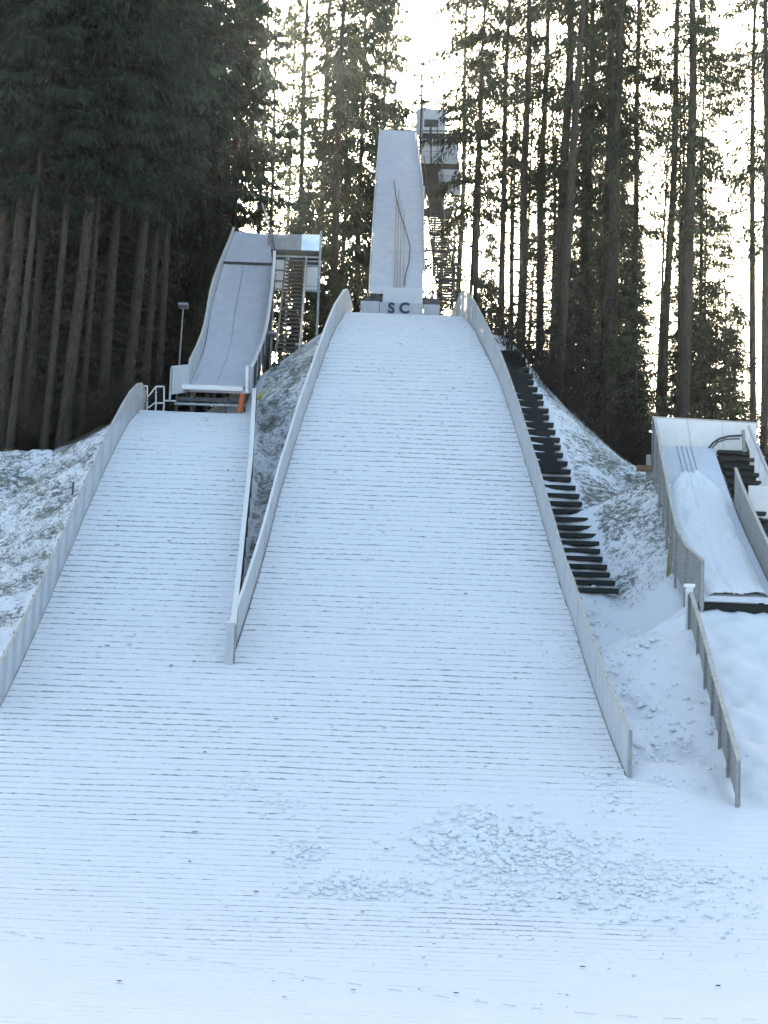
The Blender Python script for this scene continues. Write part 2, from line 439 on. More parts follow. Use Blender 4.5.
# ------------------------------------------------------------------ landing slopes (mats laid in rows under thin snow)
ROW = .51
def landing(name, zf, fl, fr_, y0, y1, label, bare_f, nx):
    yy = np.arange(y0, y1, .01); zz = zf(yy)
    arc = np.concatenate([[0], np.cumsum(np.hypot(np.diff(yy), np.diff(zz)))])
    arc0 = float(np.interp(40, yy, arc))            # phase shared by both slopes
    ups = [arc0]; dns = [arc0]
    rl = lambda q: float(np.interp(np.interp(q, arc, yy), [25, 31, 34.5, 39, 43, 50, 56.5, 65, 72], [.24, .25, .28, .38, .44, .40, .36, .36, .34]))
    while ups[-1] < arc[-1] - .5: ups.append(ups[-1] + rl(ups[-1]))
    while dns[-1] > arc[0] + .5: dns.append(dns[-1] - rl(dns[-1]))
    allr = dns[::-1][:-1] + ups; n0 = 0
    rows = []; vv = []
    for k in range(len(allr) - 1):
        ROW_ = allr[k+1] - allr[k]
        for f, lift in ((0.0, .0), (.06, .008), (.5, .005), (.93, .001)):
            s = allr[k] + f * ROW_
            rows.append((float(np.interp(s, arc, yy)), lift)); vv.append(k - n0 + f)
    R_ = np.array(rows); Yr = R_[:, 0][:, None]; lift = R_[:, 1][:, None]
    u = np.linspace(0, 1, nx)[None, :]
    Xl = fl(Yr); Xr = fr_(Yr)
    X = Xl + (Xr - Xl) * u; Y = np.broadcast_to(Yr, X.shape)
    Z = zf(Y) + lift * smooth(28, 36, Y) + fbm(X * .5, Y * .5, 3, 31) * .03 + fbm(X * 2.5, Y * 2.5, 3, 37) * .022
    Z = Z - .10 * smooth(0.985, 1.0, u) * (Y < yR0) * (zf is S)
    me = np_mesh(name, np.stack([X, Y, Z], -1).reshape(-1, 3), grid_faces(*X.shape), 'mats_snow', False)
    uvl = me.uv_layers.new(name='UVMap')
    UVg = np.stack([X, np.broadcast_to(np.array(vv)[:, None], X.shape)], -1).reshape(-1, 2)
    # keep row number constant over the face that closes a row
    li = np.empty(len(me.loops), np.int32); me.loops.foreach_get('vertex_index', li)
    uvs = UVg[li].copy()
    q = uvs.reshape(-1, 4, 2); mx = q[:, :, 1].max(1); mn = q[:, :, 1].min(1)
    closing = (np.floor(mx - 1e-6) > np.floor(mn + 1e-6)) | (np.abs(mx - np.round(mx)) < 1e-5)
    q[:, :, 1] = np.where(closing[:, None], np.minimum(q[:, :, 1], mn[:, None] + .0699), q[:, :, 1])
    uvl.data.foreach_set('uv', q.reshape(-1).astype(np.float32))
    a = me.attributes.new('bare', 'FLOAT', 'POINT'); a.data.foreach_set('value', bare_f(X, Y).ravel().astype(np.float32))
    return tag(link(name, me), label, kind='structure')
def bare_main(X, Y):
    b = .03 + .05 * smooth(36, 42, Y) * (1 - smooth(60, 66, Y)) - .10 * smooth(64, 68, Y)
    b = b - .12 * (1 - smooth(26.5, 30, Y)) - .05 * (1 - smooth(31, 36, Y))
    b = b - .5 * smooth(5.0, 6.4, X + (yR0 - Y) * -.15) * (1 - smooth(37, 39, Y)) - .1 * smooth(2.2, 3.6, X) * (1 - smooth(34.5, 37, Y))
    for px, py, sx, sy, am in ((530, 925, 1.0, .5, .22), (450, 915, .6, .3, .16), (665, 872, .6, .25, .2), (500, 888, .5, .2, .2), (640, 935, .8, .4, .16), (250, 935, 3, .8, .07)):
        q = hit(px, py, SM); b = b + am * np.exp(-((X - q.x) / sx)**2 - ((Y - q.y) / sy / 2.2)**2)
    for px, py, sx, sy, am in ((540, 840, 1.9, 1.5, -.5), (380, 885, 1.2, .5, -.3), (560, 655, .45, .9, -.3), (470, 835, 1.1, .8, -.4)):
        q = hit(px, py, SM); b = b + am * np.exp(-((X - q.x) / sx)**2 - ((Y - q.y) / sy / 1.4)**2)
    return b
def bare_left(X, Y): return .03 + .05 * smooth(36, 42, Y) - .12 * smooth(57, 62, Y) - .12 * (1 - smooth(26.5, 30, Y)) - .05 * (1 - smooth(31, 36, Y))
xV = float(XLR(yV))
def main_left(Y): return np.where(Y < yV, xV, XL(Y))
def main_right(Y): return np.where(Y < yR0, XR(yR0) + np.minimum((yR0 - Y) * 1.6, 13), XR(Y))
def left_right(Y): return np.where(Y < yV, xV, XLR(Y))
landing('main_landing_slope', S, main_left, main_right, 23, 74.6, 'wide snow covered landing slope with rows of plastic mats', bare_main, 90)
landing('side_landing_slope', SL, XLL, left_right, 23, 65.2, 'narrower snowy landing slope at the left side', bare_left, 60)

# ------------------------------------------------------------------ side barriers
def resample(pts, step):
    pts = [Vector(p) for p in pts]; L = [0]
    for a, b in zip(pts, pts[1:]): L.append(L[-1] + (b - a).length)
    n = max(1, round(L[-1] / step)); out = []
    for i in range(n + 1):
        s = L[-1] * i / n; j = min(len(L) - 2, max(0, int(np.searchsorted(L, s, 'right')) - 1))
        t = (s - L[j]) / (L[j+1] - L[j]); out.append(pts[j].lerp(pts[j+1], t))
    return out
def barrier(name, label, cat, pts, h, side, step=1.25, pm='panel_grey', cm='cap_white', capw=.08, group=None, hf=None, below=.05, post=True, midrail=False, postm='steel_dark', gap=.026):
    P_ = resample(pts, step); n = len(P_) - 1
    hs = [h * (hf(i / n) if hf else 1) for i in range(n + 1)]
    root = thing(name, label, cat, P_[0], group)
    outs = []
    for i in range(n + 1):
        d = P_[min(i+1, n)] - P_[max(i-1, 0)]; d.z = 0; d.normalize()
        outs.append(Vector((d.y, -d.x, 0)) * side)
    up = Vector((0, 0, 1))
    for i in range(n):
        a, b_ = P_[i], P_[i+1]; d = (b_ - a).normalized(); g = d * gap; th = .03
        j0 = outs[i] * random.uniform(-.008, .008); j1 = outs[i+1] * random.uniform(-.008, .008)
        a2 = a + g - up * below + j0; b2 = b_ - g - up * below + j1
        o0, o1 = outs[i] * th, outs[i+1] * th
        t0 = a + g + up * (hs[i] - .02) + j0; t1 = b_ - g + up * (hs[i+1] - .02) + j1
        MB().hexa([a2, b2, b2 + o1, a2 + o0, t0, t1, t1 + o1, t0 + o0]).build('panel', pm, root)
    if post:
        for i in range(n + 1):
            c = P_[i] + outs[i] * .07
            MB().bar(c - up * (.35), c + up * (hs[i] - .03), .07, .05).build('post', postm if 0 < i < n else 'steel', root)
    mb = MB()
    for i in range(n):
        e = capw / 2
        a, b_ = P_[i] + up * hs[i] + outs[i] * .03, P_[i+1] + up * hs[i+1] + outs[i+1] * .03
        a = a.lerp(b_, .003)
        mb.hexa([a - outs[i]*e - up*.02, b_ - outs[i+1]*e - up*.02, b_ + outs[i+1]*e - up*.02, a + outs[i]*e - up*.02,
                 a - outs[i]*e + up*.02, b_ - outs[i+1]*e + up*.02, b_ + outs[i+1]*e + up*.02, a + outs[i]*e + up*.02])
    mb.build('cap_rail', cm, root)
    if midrail:
        mb = MB()
        for i in range(n): mb.bar(P_[i] + outs[i]*.05 + up*hs[i]*.5, P_[i+1] + outs[i+1]*.05 + up*hs[i+1]*.5, .04)
        mb.build('mid_rail', postm, root)
    return root
def path(xf, zf, y0, y1, off=0, dz=0, n=40):
    return [(float(xf(Y)) + off, float(Y), float(zf(Y)) + dz) for Y in np.linspace(y0, y1, n)]

barrier('side_barrier', 'long pale grey barrier down the right edge of the wide landing slope', 'barrier', path(XR, S, yR0, 75.0, .03), .95, 1, 1.45,
        pm='panel_hazy', cm='cap_tan', capw=.07, hf=lambda t: 1.0 + .12 * float(smooth(.8, .93, t)) - .75 * float(smooth(.93, 1.0, t)), group='barriers edging the landing slopes')
barrier('side_barrier', 'pale grey barrier down the left edge of the wide landing slope', 'barrier', path(XL, S, yV + .05, 75.0, -.03), .95, -1, 1.45, pm='panel_hazy', capw=.07,
        hf=lambda t: 1.0 - .15 * float(smooth(.93, 1.0, t)), group='barriers edging the landing slopes')
barrier('side_barrier', 'translucent looking grey barrier along the outer left edge of the narrower slope', 'barrier', path(XLL, SL, 41, 66.0, -.03), 1.0, -1, 1.5,
        pm='panel_clear', cm='cap_tan', capw=.06, group='barriers edging the landing slopes', hf=lambda t: 1.0 - .06 * float(smooth(.93, 1.0, t)))
barrier('side_barrier', 'white capped barrier between the narrower slope and the grassy strip', 'barrier', path(XLR, SL, yV + .05, 66.0, .03), .95, 1, 1.5,
        cm='cap_white', capw=.13, pm='panel_pale', group='barriers edging the landing slopes')
# end plate where the two middle barriers meet
zV = float(S(yV))
r = thing('barrier_end_plate', 'grey upright plate closing the tip where two barriers meet', 'end plate', (xV, yV, zV))
MB().box((xV, yV - .03, zV + .47), (.19, .05, 1.0)).build('plate', 'panel_grey', r)
MB().box((xV, yV - .03, zV + .985), (.21, .09, .03)).build('cap', 'cap_white', r)

# ------------------------------------------------------------------ log stairs beside the wide slope
tips = [(523, 357), (526, 367), (530, 376), (536.5, 390), (543, 403), (553, 429), (563.5, 458), (576, 495), (590, 528), (596.5, 546), (606.7, 570), (617, 595.5)]
tl = [0]
for a, b in zip(tips, tips[1:]): tl.append(tl[-1] + math.hypot(b[0]-a[0], b[1]-a[1]))
def shelf(x, y): return S(y) - .06 - (.34 * smooth(0, .25, x - XR(y)) + .14 * np.clip(x - XR(y), 0, 1.75)) * smooth(38, 50, y)
tp = [hit(x, y, shelf) for x, y in tips]
print('stairs', [(round(p.x - float(XR(p.y)), 2), round(p.y, 1)) for p in tp])
ysn = [p.y for p in tp]; xsn = [p.x for p in tp]
o_ = np.argsort(ysn); ysn = np.array(ysn)[o_]; xsn = np.array(xsn)[o_]
y_lo, y_hi = ysn[0], ysn[-1]
st0 = Vector((float(XR(y_lo)) + .6, y_lo, float(T(XR(y_lo) + .6, y_lo))))
stairs = thing('outdoor_stairs', 'dark timber stairway climbing beside the right barrier of the wide slope', 'stairs', st0)
NST = 33
stY = np.linspace(y_lo, y_hi, NST)
for i, Y in enumerate(stY):
    x0 = float(XR(Y)) + .14; x1 = float(np.interp(Y, ysn, xsn)) + random.uniform(-.05, .05)
    z = float(shelf(x1 - .2, Y)) + .10
    mb = MB(); mb.box(((x0+x1)/2, Y + .08, z), (x1 - x0, .34, .12))
    if i > 15: mb.box(((x0+x1)/2 - .08, Y - .05, z - .16), (x1 - x0 - .22, .05, .2))
    s_ = mb.build('step', 'timber_dark', stairs)
    # snow lying on the tread
    X_ = np.linspace(x0 + .03, x1 - .04, 14); mbv = []; 
    hgt = .02 + .03 * RNG.random(14); y0_ = Y - .02 + .05 * RNG.random(14)
    v_ = []; 
    for k in range(14):
        v_ += [(X_[k], y0_[k], z + .066), (X_[k], y0_[k] + .03, z + .066 + hgt[k]), (X_[k], Y + .20, z + .068 + hgt[k])]
    f_ = []
    for k in range(13):
        a = k * 3; f_ += [(a, a+3, a+4, a+1), (a+1, a+4, a+5, a+2)]
    mb = MB(); mb.v = v_; mb.f = f_; 
    if random.random() < .55 + .45 * (1 - i / NST): mb.build('snow_cover', 'snow', s_)
mb = MB()
for xo in (.35,):
    for i in range(NST - 1):
        a = (float(XR(stY[i])) + xo, stY[i] + .08, float(shelf(np.interp(stY[i], ysn, xsn) - .2, stY[i])) - .02)
        b = (float(XR(stY[i+1])) + xo, stY[i+1] + .08, float(shelf(np.interp(stY[i+1], ysn, xsn) - .2, stY[i+1])) - .02)
        mb.bar(a, b, .1, .14)
mb.build('stringer', 'timber_dark', stairs)

# ------------------------------------------------------------------ generic inrun deck
def interp_rows(rows, n):
    Ys = [r_[2] for r_ in rows]
    fa = hermite([(r_[2], r_[0]) for r_ in rows]); fb = hermite([(r_[2], r_[1]) for r_ in rows]); fz = hermite([(r_[2], r_[3]) for r_ in rows])
    yy = np.linspace(Ys[0], Ys[-1], n)
    return yy, fa, fb, fz
def deck_mesh(rows, mat, root, name='deck', thick=.12, n=60, nx=14, seed=1, amp=.02, inset=0., lift=0., yr=None):
    yy, fa, fb, fz = interp_rows(rows, n)
    if yr: yy = np.linspace(yr[0], yr[1], n)
    u = np.linspace(0, 1, nx)[None, :]; Y = yy[:, None] + u * 0
    A = fa(Y) + inset; B = fb(Y) - inset
    X = A + (B - A) * u; Z = fz(Y) + lift + fbm(X * 1.2, Y * .5, 4, seed) * amp * 2
    top = np.stack([X, Y, Z], -1).reshape(-1, 3); bot = top.copy(); bot[:, 2] -= thick
    nr, nc = X.shape; f = grid_faces(nr, nc); N0 = nr * nc
    fb_ = f[:, ::-1] + N0
    rim = []
    ids = [i for i in range(nc)] + [i * nc + nc - 1 for i in range(1, nr)] + [(nr-1)*nc + i for i in range(nc-2, -1, -1)] + [i * nc for i in range(nr-2, 0, -1)]
    for a, b in zip(ids, ids[1:] + ids[:1]): rim.append((a, a + N0, b + N0, b))
    me = np_mesh(name, np.concatenate([top, bot]), np.concatenate([f, fb_, np.array(rim)]), mat, False)
    return link(name, me, root)

# ---- main inrun
MAIN = deck_rows([(290.5, 369.5, 424, 75.4), (268, 370.5, 424, 78), (198, 374.7, 423, 88), (130.5, 380, 415.5, 98.5)])
mi = thing('main_inrun', 'tall narrow inrun ramp of the wide hill, covered in pale sheeting', 'ski jump inrun', ((MAIN[0][0]+MAIN[0][1])/2, 75.4, float(T(0, 75.4))))
deck_mesh(MAIN, 'deck_sheet', mi, thick=.16, seed=5, amp=.014)
deck_mesh([(a + (b-a)*.30, b - .12, Y, z) for a, b, Y, z in MAIN], 'deck_sheet', mi, name='track_cover', thick=.01, lift=.03, seed=9, amp=.02, yr=(80, 98.3))
yy, fa, fb, fz = interp_rows(MAIN, 40)
for u in (.45, .50, .56, .62):
    MB().tube([(float(fa(Y) + (fb(Y)-fa(Y))*u), float(Y), float(fz(Y)) + .055) for Y in np.linspace(75.6, 89 - abs(u-.5)*25, 26)], .022, 6).build('track_rail', 'steel', mi)
for sgn, f_ in ((-1, fa), (1, fb)):
    mb = MB(); pp = [Vector((float(f_(Y)) + sgn * .04, float(Y), float(fz(Y)))) for Y in yy]
    for a, b in zip(pp, pp[1:]): mb.bar(a, b, .05, .30 if sgn > 0 else .2)
    mb.build('side_board', 'cap_white' if sgn > 0 else 'panel_pale', mi)
    mb = MB()
    for a, b in zip(pp, pp[1:]): mb.bar(a - Vector((sgn*.12, 0, .38)), b - Vector((sgn*.12, 0, .38)), .14, .32)
    mb.build('girder', 'steel_dark', mi)
for Y in (77.5, 83, 88.5, 94, 98):
    for f_ in (fa, fb):
        x = float(f_(Y)); s = .18 if f_ is fa else -.18
        MB().bar((x + s, Y, float(fz(Y)) - .5), (x + s, Y, float(T(x, Y)) - .5), .16).build('column', 'steel_dark', mi)
mb = MB()
for Y in (83, 88.5, 94):
    x0, x1 = float(fa(Y)) + .2, float(fb(Y)) - .2; zt = float(fz(Y)) - .6; zb = float(T(x0, Y))
    mb.bar((x0, Y, zt), (x1, Y, zt - 2.6), .07); mb.bar((x1, Y, zt), (x0, Y, zt - 2.6), .07); mb.bar((x0, Y, zt-2.6), (x1, Y, zt-2.6), .08)
mb.build('cross_brace', 'steel_dark', mi)
# underside beams at the take-off
a, b, Y0, z0 = MAIN[0]
p1 = P(364, 296, 75.2); p2 = P(441, 299, 75.2)
MB().box(((p1.x+p2.x)/2, 75.7, z0 - .42), (p2.x - p1.x - .1, .5, .36)).build('takeoff_beam', 'steel_dark', mi)
mb = MB()
for px in (372, 432): q = P(px, 300, 75.3); mb.box((q.x, 75.6, q.z - .3), (.12, .12, 1.2))
mb.build('takeoff_post', 'steel_dark', mi)
q0, q1, q2, q3 = P(383.7, 287.6, 75.15), P(423.3, 287.9, 75.15), P(422.3, 304, 74.95), P(382.4, 302, 74.95)
MB().hexa([q3, q2, q2 + Vector((0, .04, 0)), q3 + Vector((0, .04, 0)), q0, q1, q1 + Vector((0, .04, 0)), q0 + Vector((0, .04, 0))]).build('front_board', 'panel_pale', mi)
# rail on top
c0, c1 = P(380, 128, 98.8), P(416, 128, 98.8)
mb = MB(); zz = MAIN[-1][3]
mb.bar((c0.x, 98.8, zz + .10), (c1.x, 98.8, zz + .10), .1); mb.bar((c0.x + .3, 99.2, zz + .5), (c1.x, 99.2, zz + .5), .06)
for t in (0, .5, 1): mb.bar((c0.x + (c1.x-c0.x)*t, 98.8, zz - .3), (c0.x + (c1.x-c0.x)*t, 98.8, zz + .5), .06)
mb.build('top_railing', 'steel_dark', mi)
w0, w1 = P(417.5, 187, 90.0), P(424, 203, 90.0)
MB().box(((w0.x+w1.x)/2 + .03, 89.9, (w0.z+w1.z)/2), (.32, .25, w0.z - w1.z)).build('side_box', 'board_white', mi)
# cable lying on the sheets
cab = []
for px, py, Y in ((394, 182, 90.3), (396, 200, 87.7), (400, 215, 85.5), (406, 235, 82.7), (410, 250, 80.6), (409, 264, 78.6), (405, 278, 76.8), (404.5, 286, 75.8)):
    Yh = Y; q = P(px, py, Yh); cab.append((q.x, Yh, float(fz(Yh)) + .10))
tag(MB().tube(cab, .02, 6).build('cable', 'black_rubber'), 'black cable curving down over the pale sheeting of the tall inrun', 'cable')
# panels with lettering below the take-off
sg = thing('letter_board', 'pale board below the main take-off with dark letters S C', 'sign', P(401, 315, 74.6))
def vpanel(x0, x1, y0, y1, Y, mat, name, root, th=.04):
    a = P(x0, (y0+y1)/2, Y); b = P(x1, (y0+y1)/2, Y); zc = P((x0+x1)/2, y0, Y).z; zb = P((x0+x1)/2, y1, Y).z
    return MB().box(((a.x+b.x)/2, Y + th/2, (zc+zb)/2), (b.x - a.x, th, zc - zb)).build(name, mat, root)
vpanel(360.5, 379.2, 301, 316, 74.55, 'panel_grey', 'panel', sg); vpanel(379.7, 422.8, 303, 318, 74.5, 'panel_grey', 'panel', sg); vpanel(423.3, 439.5, 304.5, 319, 74.55, 'panel_grey', 'panel', sg)
for ch, px in (('S', 391.3), ('C', 404.4)):
    cu = bpy.data.curves.new('letter', 'FONT'); cu.body = ch; cu.size = .60; cu.extrude = .01; cu.offset = .02; cu.align_x = 'CENTER'; cu.align_y = 'CENTER'
    cu.materials.append(MATS['letter'])
    o0 = bpy.data.objects.new('tmp', cu); COL.objects.link(o0); bpy.context.view_layer.update()
    lm = bpy.data.meshes.new_from_object(o0.evaluated_get(bpy.context.evaluated_depsgraph_get())); bpy.data.objects.remove(o0)
    o = bpy.data.objects.new('letter', lm); COL.objects.link(o); o.parent = sg
    q = P(px, 308.5, 74.46); o.location = q - sg.location; o.rotation_euler = (rad(90), 0, 0)

# ---- start tower right of the main inrun top
YT = 97.0
def R3(x, y, Y): return P(x, y, Y)
tw = thing('start_tower', 'steel start tower with white board cladding beside the tall inrun top', 'tower', (P(445, 300, YT).x, YT, float(T(P(445, 300, YT).x, YT))))
vpanel(416.5, 446, 109, 136, YT + 1.2, 'panel_pale', 'roof_screen', tw)
for (x0, x1, y0, y1) in ((421.5, 437, 139, 145.5), (421.5, 437, 146, 151), (421.5, 437, 151.5, 157), (421.5, 437, 157.5, 163.5), (437.5, 457, 139, 143.8), (437.5, 457, 144.3, 148.8), (437.5, 457, 149.3, 153.8), (437.5, 457, 154.3, 158.6), (437.5, 457, 159, 163.5)):
    vpanel(x0, x1, y0, y1, YT - .9, 'panel_pale', 'upper_cladding', tw)
for (y0, y1) in ((169.5, 175.5), (176.2, 182.5), (183.2, 188.5), (189, 194.3)):
    vpanel(440, 461, y0, y1, YT - 1.0, 'panel_pale', 'lower_cladding', tw)
vpanel(422, 456.5, 139, 163, YT - .8, 'steel_dark', 'dark_backing', tw); vpanel(440.5, 460.5, 170, 194, YT - .9, 'steel_dark', 'dark_backing', tw)  # dark sheets added behind the boards so their gaps read dark
for (y0, Yd) in ((137.3, YT), (165, YT), (212, YT)):
    a = P(421, y0, Yd); b = P(460 if y0 < 200 else 452, y0, Yd)
    MB().box(((a.x+b.x)/2, Yd + .1, a.z), (b.x - a.x, 1.3, .1)).build('platform', 'steel_dark', tw)
for px, ytop in ((421.5, 105), (437.5, 137), (458, 137)):
    for Yd in (YT - .85, YT + 1.1):
        q = P(px, ytop, Yd); MB().bar(q, (q.x, Yd, float(T(q.x, Yd)) - .3), .09).build('column', 'steel_dark', tw)
mb = MB()
for k in range(9):   # lattice bracing
    ya = 170 + k * 16; pa, pb = P(438, ya, YT - .8), P(458, ya + 16, YT - .8); pc, pd = P(458, ya, YT - .8), P(438, ya + 16, YT - .8)
    mb.bar((pa.x, pa.y, pa.z), (pb.x, pb.y, pb.z), .05); mb.bar(pc, pd, .05); mb.bar(pa, pc, .06)
mb.build('lattice', 'steel_dark', tw)
st = []
mb = MB(); mb2 = MB()
qa, qb = P(430, 164, YT + .2), P(447, 300, YT - 12)
for i in range(58):
    t = i / 57; p = qa.lerp(qb, t); mb.box(p, (.75, .22, .05))
mb.build('stair_tread', 'steel_dark', tw)
for s in (-.42, .42):
    mb2.bar(qa + Vector((s, 0, -.05)), qb + Vector((s, 0, -.05)), .05, .2); mb2.bar(qa + Vector((s, 0, 1)), qb + Vector((s, 0, 1)), .04)
    for i in range(15):
        p = qa.lerp(qb, i / 14) + Vector((s, 0, 0)); mb2.bar(p, p + Vector((0, 0, 1)), .04)
mb2.build('stair_railing', 'steel_dark', tw)
mb = MB()
for y in (131, 134): mb.bar(P(421, y, YT - .9), P(457, y, YT - .9), .05)
for px in (421.5, 430, 437.5, 447, 457): mb.bar(P(px, 139, YT - .9), P(px, 128.5, YT - .9), .05)
for y in (172, 179, 187): mb.bar(P(421, y, YT - .9), P(439, y, YT - .9), .04)
for px in (426, 433): mb.bar(P(px, 168, YT - .9), P(px, 195, YT - .9), .05)
mb.build('railing', 'steel_dark', tw)
lp = thing('floodlight', 'dark rectangular floodlight on a short post at the start tower', 'floodlight', P(431, 164, YT - 1.1))
MB().bar(P(431, 164, YT - 1.1), P(431, 126, YT - 1.1), .07).build('post', 'steel_dark', lp)
q = P(431.3, 123.3, YT - 1.2); MB().box(q, (W(14.5, YT), .3, W(6.2, YT))).build('lamp_head', 'steel_dark', lp)
pf = thing('mast', 'thin pale mast rising beside the top of the tall inrun', 'mast', P(421.7, 135, YT - .97))
MB().tube([P(421.7, 137, YT - 1.0), P(423.5, 93, YT - 1.0)], .045, 8, .025).build('pole', 'steel', pf)

# ---- left inrun
LEFT = deck_rows([(389, 188, 250, 66.5), (380, 192, 253.5, 69), (351, 203.5, 264, 72), (306, 211.5, 270.5, 76), (265, 223, 273, 80), (233.5, 234.5, 268, 84)])
li_ = thing('side_inrun', 'shorter inrun ramp at the left with snowy sheeting and side boards', 'ski jump inrun', ((LEFT[0][0]+LEFT[0][1])/2, 66.5, float(T(LEFT[0][0], 66.5))))
deck_mesh(LEFT, 'deck_sheet', li_, thick=.14, seed=15, amp=.02)
yy, la, lb, lz = interp_rows(LEFT, 40)
deck_mesh([(a + .0, b - .42, Y, z) for a, b, Y, z in LEFT], 'deck_sheet', li_, name='tarp', thick=.02, lift=.05, seed=19, amp=.05, yr=(80.1, 84))
MB().tube([(float(la(Y) + (lb(Y)-la(Y))*.42), float(Y), float(lz(Y)) + .01) for Y in np.linspace(66.8, 79.8, 26)], .018, 6).build('track_edge', 'panel_grey', li_)
MB().bar((float(la(80)), 80, float(lz(80)) + .07), (float(lb(80)), 80, float(lz(80)) + .07), .07, .1).build('start_bar', 'steel_dark', li_)
for f_ in (la, lb):
    mb = MB(); sgn = 1 if f_ is la else -1
    pp = [Vector((float(f_(Y)) + sgn * .12, float(Y), float(lz(Y)) - .28)) for Y in yy]
    for a, b in zip(pp, pp[1:]): mb.bar(a, b, .12, .26)
    mb.build('girder', 'steel_dark', li_)
for Y in (68, 72.5, 77, 81, 83.8):
    for f_, sgn in ((la, 1), (lb, -1)):
        x = float(f_(Y)) + sgn * .15
        MB().bar((x, Y, float(lz(Y)) - .35), (x, Y, float(T(x, Y)) - .4), .12).build('column', 'steel_dark', li_)
# take-off front
qa, qb = P(177, 398, 66.2), P(246, 400, 66.2)
MB().box(((qa.x+qb.x)/2, 66.4, qa.z), (qb.x - qa.x, .2, .14)).build('takeoff_beam', 'steel_dark', li_)
qa, qb = P(174, 402.5, 66.0), P(246, 404.5, 66.0)
MB().box(((qa.x+qb.x)/2, 66.1, qa.z - .02), (qb.x - qa.x, .12, .07)).build('takeoff_rail', 'steel', li_)
for px in (177, 192, 226, 245):
    q = P(px, 396, 66.2); MB().bar(q, (q.x, 66.2, float(SL(66)) - .2), .07).build('takeoff_post', 'steel_dark', li_)
q = P(212, 390.5, 66.3); mbx = MB()
nx = 22; vv = []
xa, xb = P(180, 390, 66.3).x, P(243, 391, 66.3).x
for k in range(nx + 1):
    x = xa + (xb - xa) * k / nx; zt = LEFT[0][3] + .03 + .10 * max(0, fbm(np.array(x*2.), np.array(3.), 3, 4) + .3); 
    vv += [(x, 66.25, LEFT[0][3] - .10), (x, 66.22, zt), (x, 67.6, float(lz(67.6)) + .03), ]
mbx.v = vv; mbx.f = [f for k in range(nx) for f in ((k*3, k*3+3, k*3+4, k*3+1), (k*3+1, k*3+4, k*3+5, k*3+2))]
mbx.build('snow_edge', 'snow', li_)
# side boards are their own barriers
ptsL = [P(172, 391, 65.6), P(178, 390, 66.2), Vector((LEFT[0][0], 66.7, LEFT[0][3]))] + [Vector((float(la(Y)) - .03, Y, float(lz(Y)))) for Y in np.linspace(67.5, 83.9, 14)]
barrier('inrun_side_board', 'pale side board along the left edge of the shorter inrun', 'side board', ptsL, .88, -1, 1.3, pm='panel_pale', group='side boards of the shorter inrun', below=.12, hf=lambda t: 1 - .68 * float(smooth(.5, .92, t)))
ptsR = [Vector((LEFT[0][1] + .03, 66.4, LEFT[0][3]))] + [Vector((float(lb(Y)) + .03, Y, float(lz(Y)))) for Y in np.linspace(67.5, 79.5, 12)]
barrier('inrun_side_board', 'white capped side board along the right edge of the shorter inrun', 'side board', ptsR, .86, 1, 1.3, pm='panel_pale', capw=.12, group='side boards of the shorter inrun', below=.12)
q = P(247.3, 366, 66.0); pt = thing('marker_post', 'short pale post at the right corner of the shorter take-off', 'post', P(247.3, 392, 66.0))
MB().bar(q, P(246.8, 393, 66.0), .10).build('shaft', 'cap_white', pt); MB().box(q, (.13, .13, .03)).build('cap', 'cap_tan', pt)
tag(MB().tube([P(242.8, 394, 65.7), P(239.5, 413, 65.7)], .10, 12).build('orange_tube', 'orange'), 'orange tube leaning below the shorter take-off', 'tube')
tag(MB().tube([P(257, 398.5, 66.5), P(274, 386.5, 67.5), P(292, 374.5, 68.6)], .07, 10).build('yellow_pipe', 'yellow'), 'yellow pipe lying up the frosty bank below the steel stairs', 'pipe')

# upper platform + steel stairs right of the left inrun
YP = 82.5
ss = thing('platform_stairs', 'steel stair tower with metal screens beside the shorter inrun', 'stair tower', (P(290, 378, 70).x, 70.0, float(T(P(290, 378, 70).x, 70))))
vpanel(267.5, 301, 234, 253.5, YP, 'steel', 'metal_screen', ss); vpanel(301.4, 320.6, 234.5, 254.5, YP, 'sheet_metal', 'metal_screen', ss)
for x0, x1, y0, y1 in ((273, 276.2, 260.5, 288.5), (276.8, 287.6, 260.5, 269.6), (276.5, 287.3, 270.6, 280.3), (276.2, 287, 281.3, 288.2)):
    vpanel(x0, x1, y0, y1, YP - 2.4, 'board_white', 'white_panel', ss)
vpanel(305.6, 317.6, 267, 286, YP - 2.4, 'board_white', 'white_panel', ss)
vpanel(305.4, 317.2, 286.5, 290.5, YP - 2.4, 'board_white', 'white_panel', ss)
for y0 in (255.5, 290.5):
    a = P(272, y0, YP - 1.2); b = P(320.5, y0 + 1.5, YP - 1.2)
    if y0 < 260: MB().box(((a.x+b.x)/2, YP - 1.0, a.z), (b.x - a.x, 2.1, .09)).build('platform', 'steel_dark', ss)
mb = MB()
for y, xa, xb, Yd in ((256, 275, 320, YP - 2.3), (260, 272, 318, YP - 2.3), (289.5, 270, 321, YP - 2.4), (265.5, 303, 319, YP - 2.4), (270, 273, 288, YP - 2.45), (280.8, 273, 288, YP - 2.45)):
    mb.bar(P(xa, y, Yd), P(xb, y + .035 * (xb - xa), Yd), .07)
mb.build('rail', 'steel', ss)
for px, yt in ((275, 255), (288.3, 258), (304.5, 262), (321, 231)):
    q = P(px, yt, YP - 2.35); MB().bar(q, (q.x, q.y, float(T(q.x, q.y)) - .3), .09).build('column', 'steel', ss)
ca, cb = P(296.5, 258, YP - 2.0), P(285.5, 379, 69.5)
nst = 31
for i in range(nst):
    t = i / (nst - 1); p = ca.lerp(cb, t); w = .82
    tr = MB().box(p, (w, .24, .04)).box(p + Vector((0, -.11, -.02)), (w, .02, .07)).build('tread', 'steel_dark', ss)
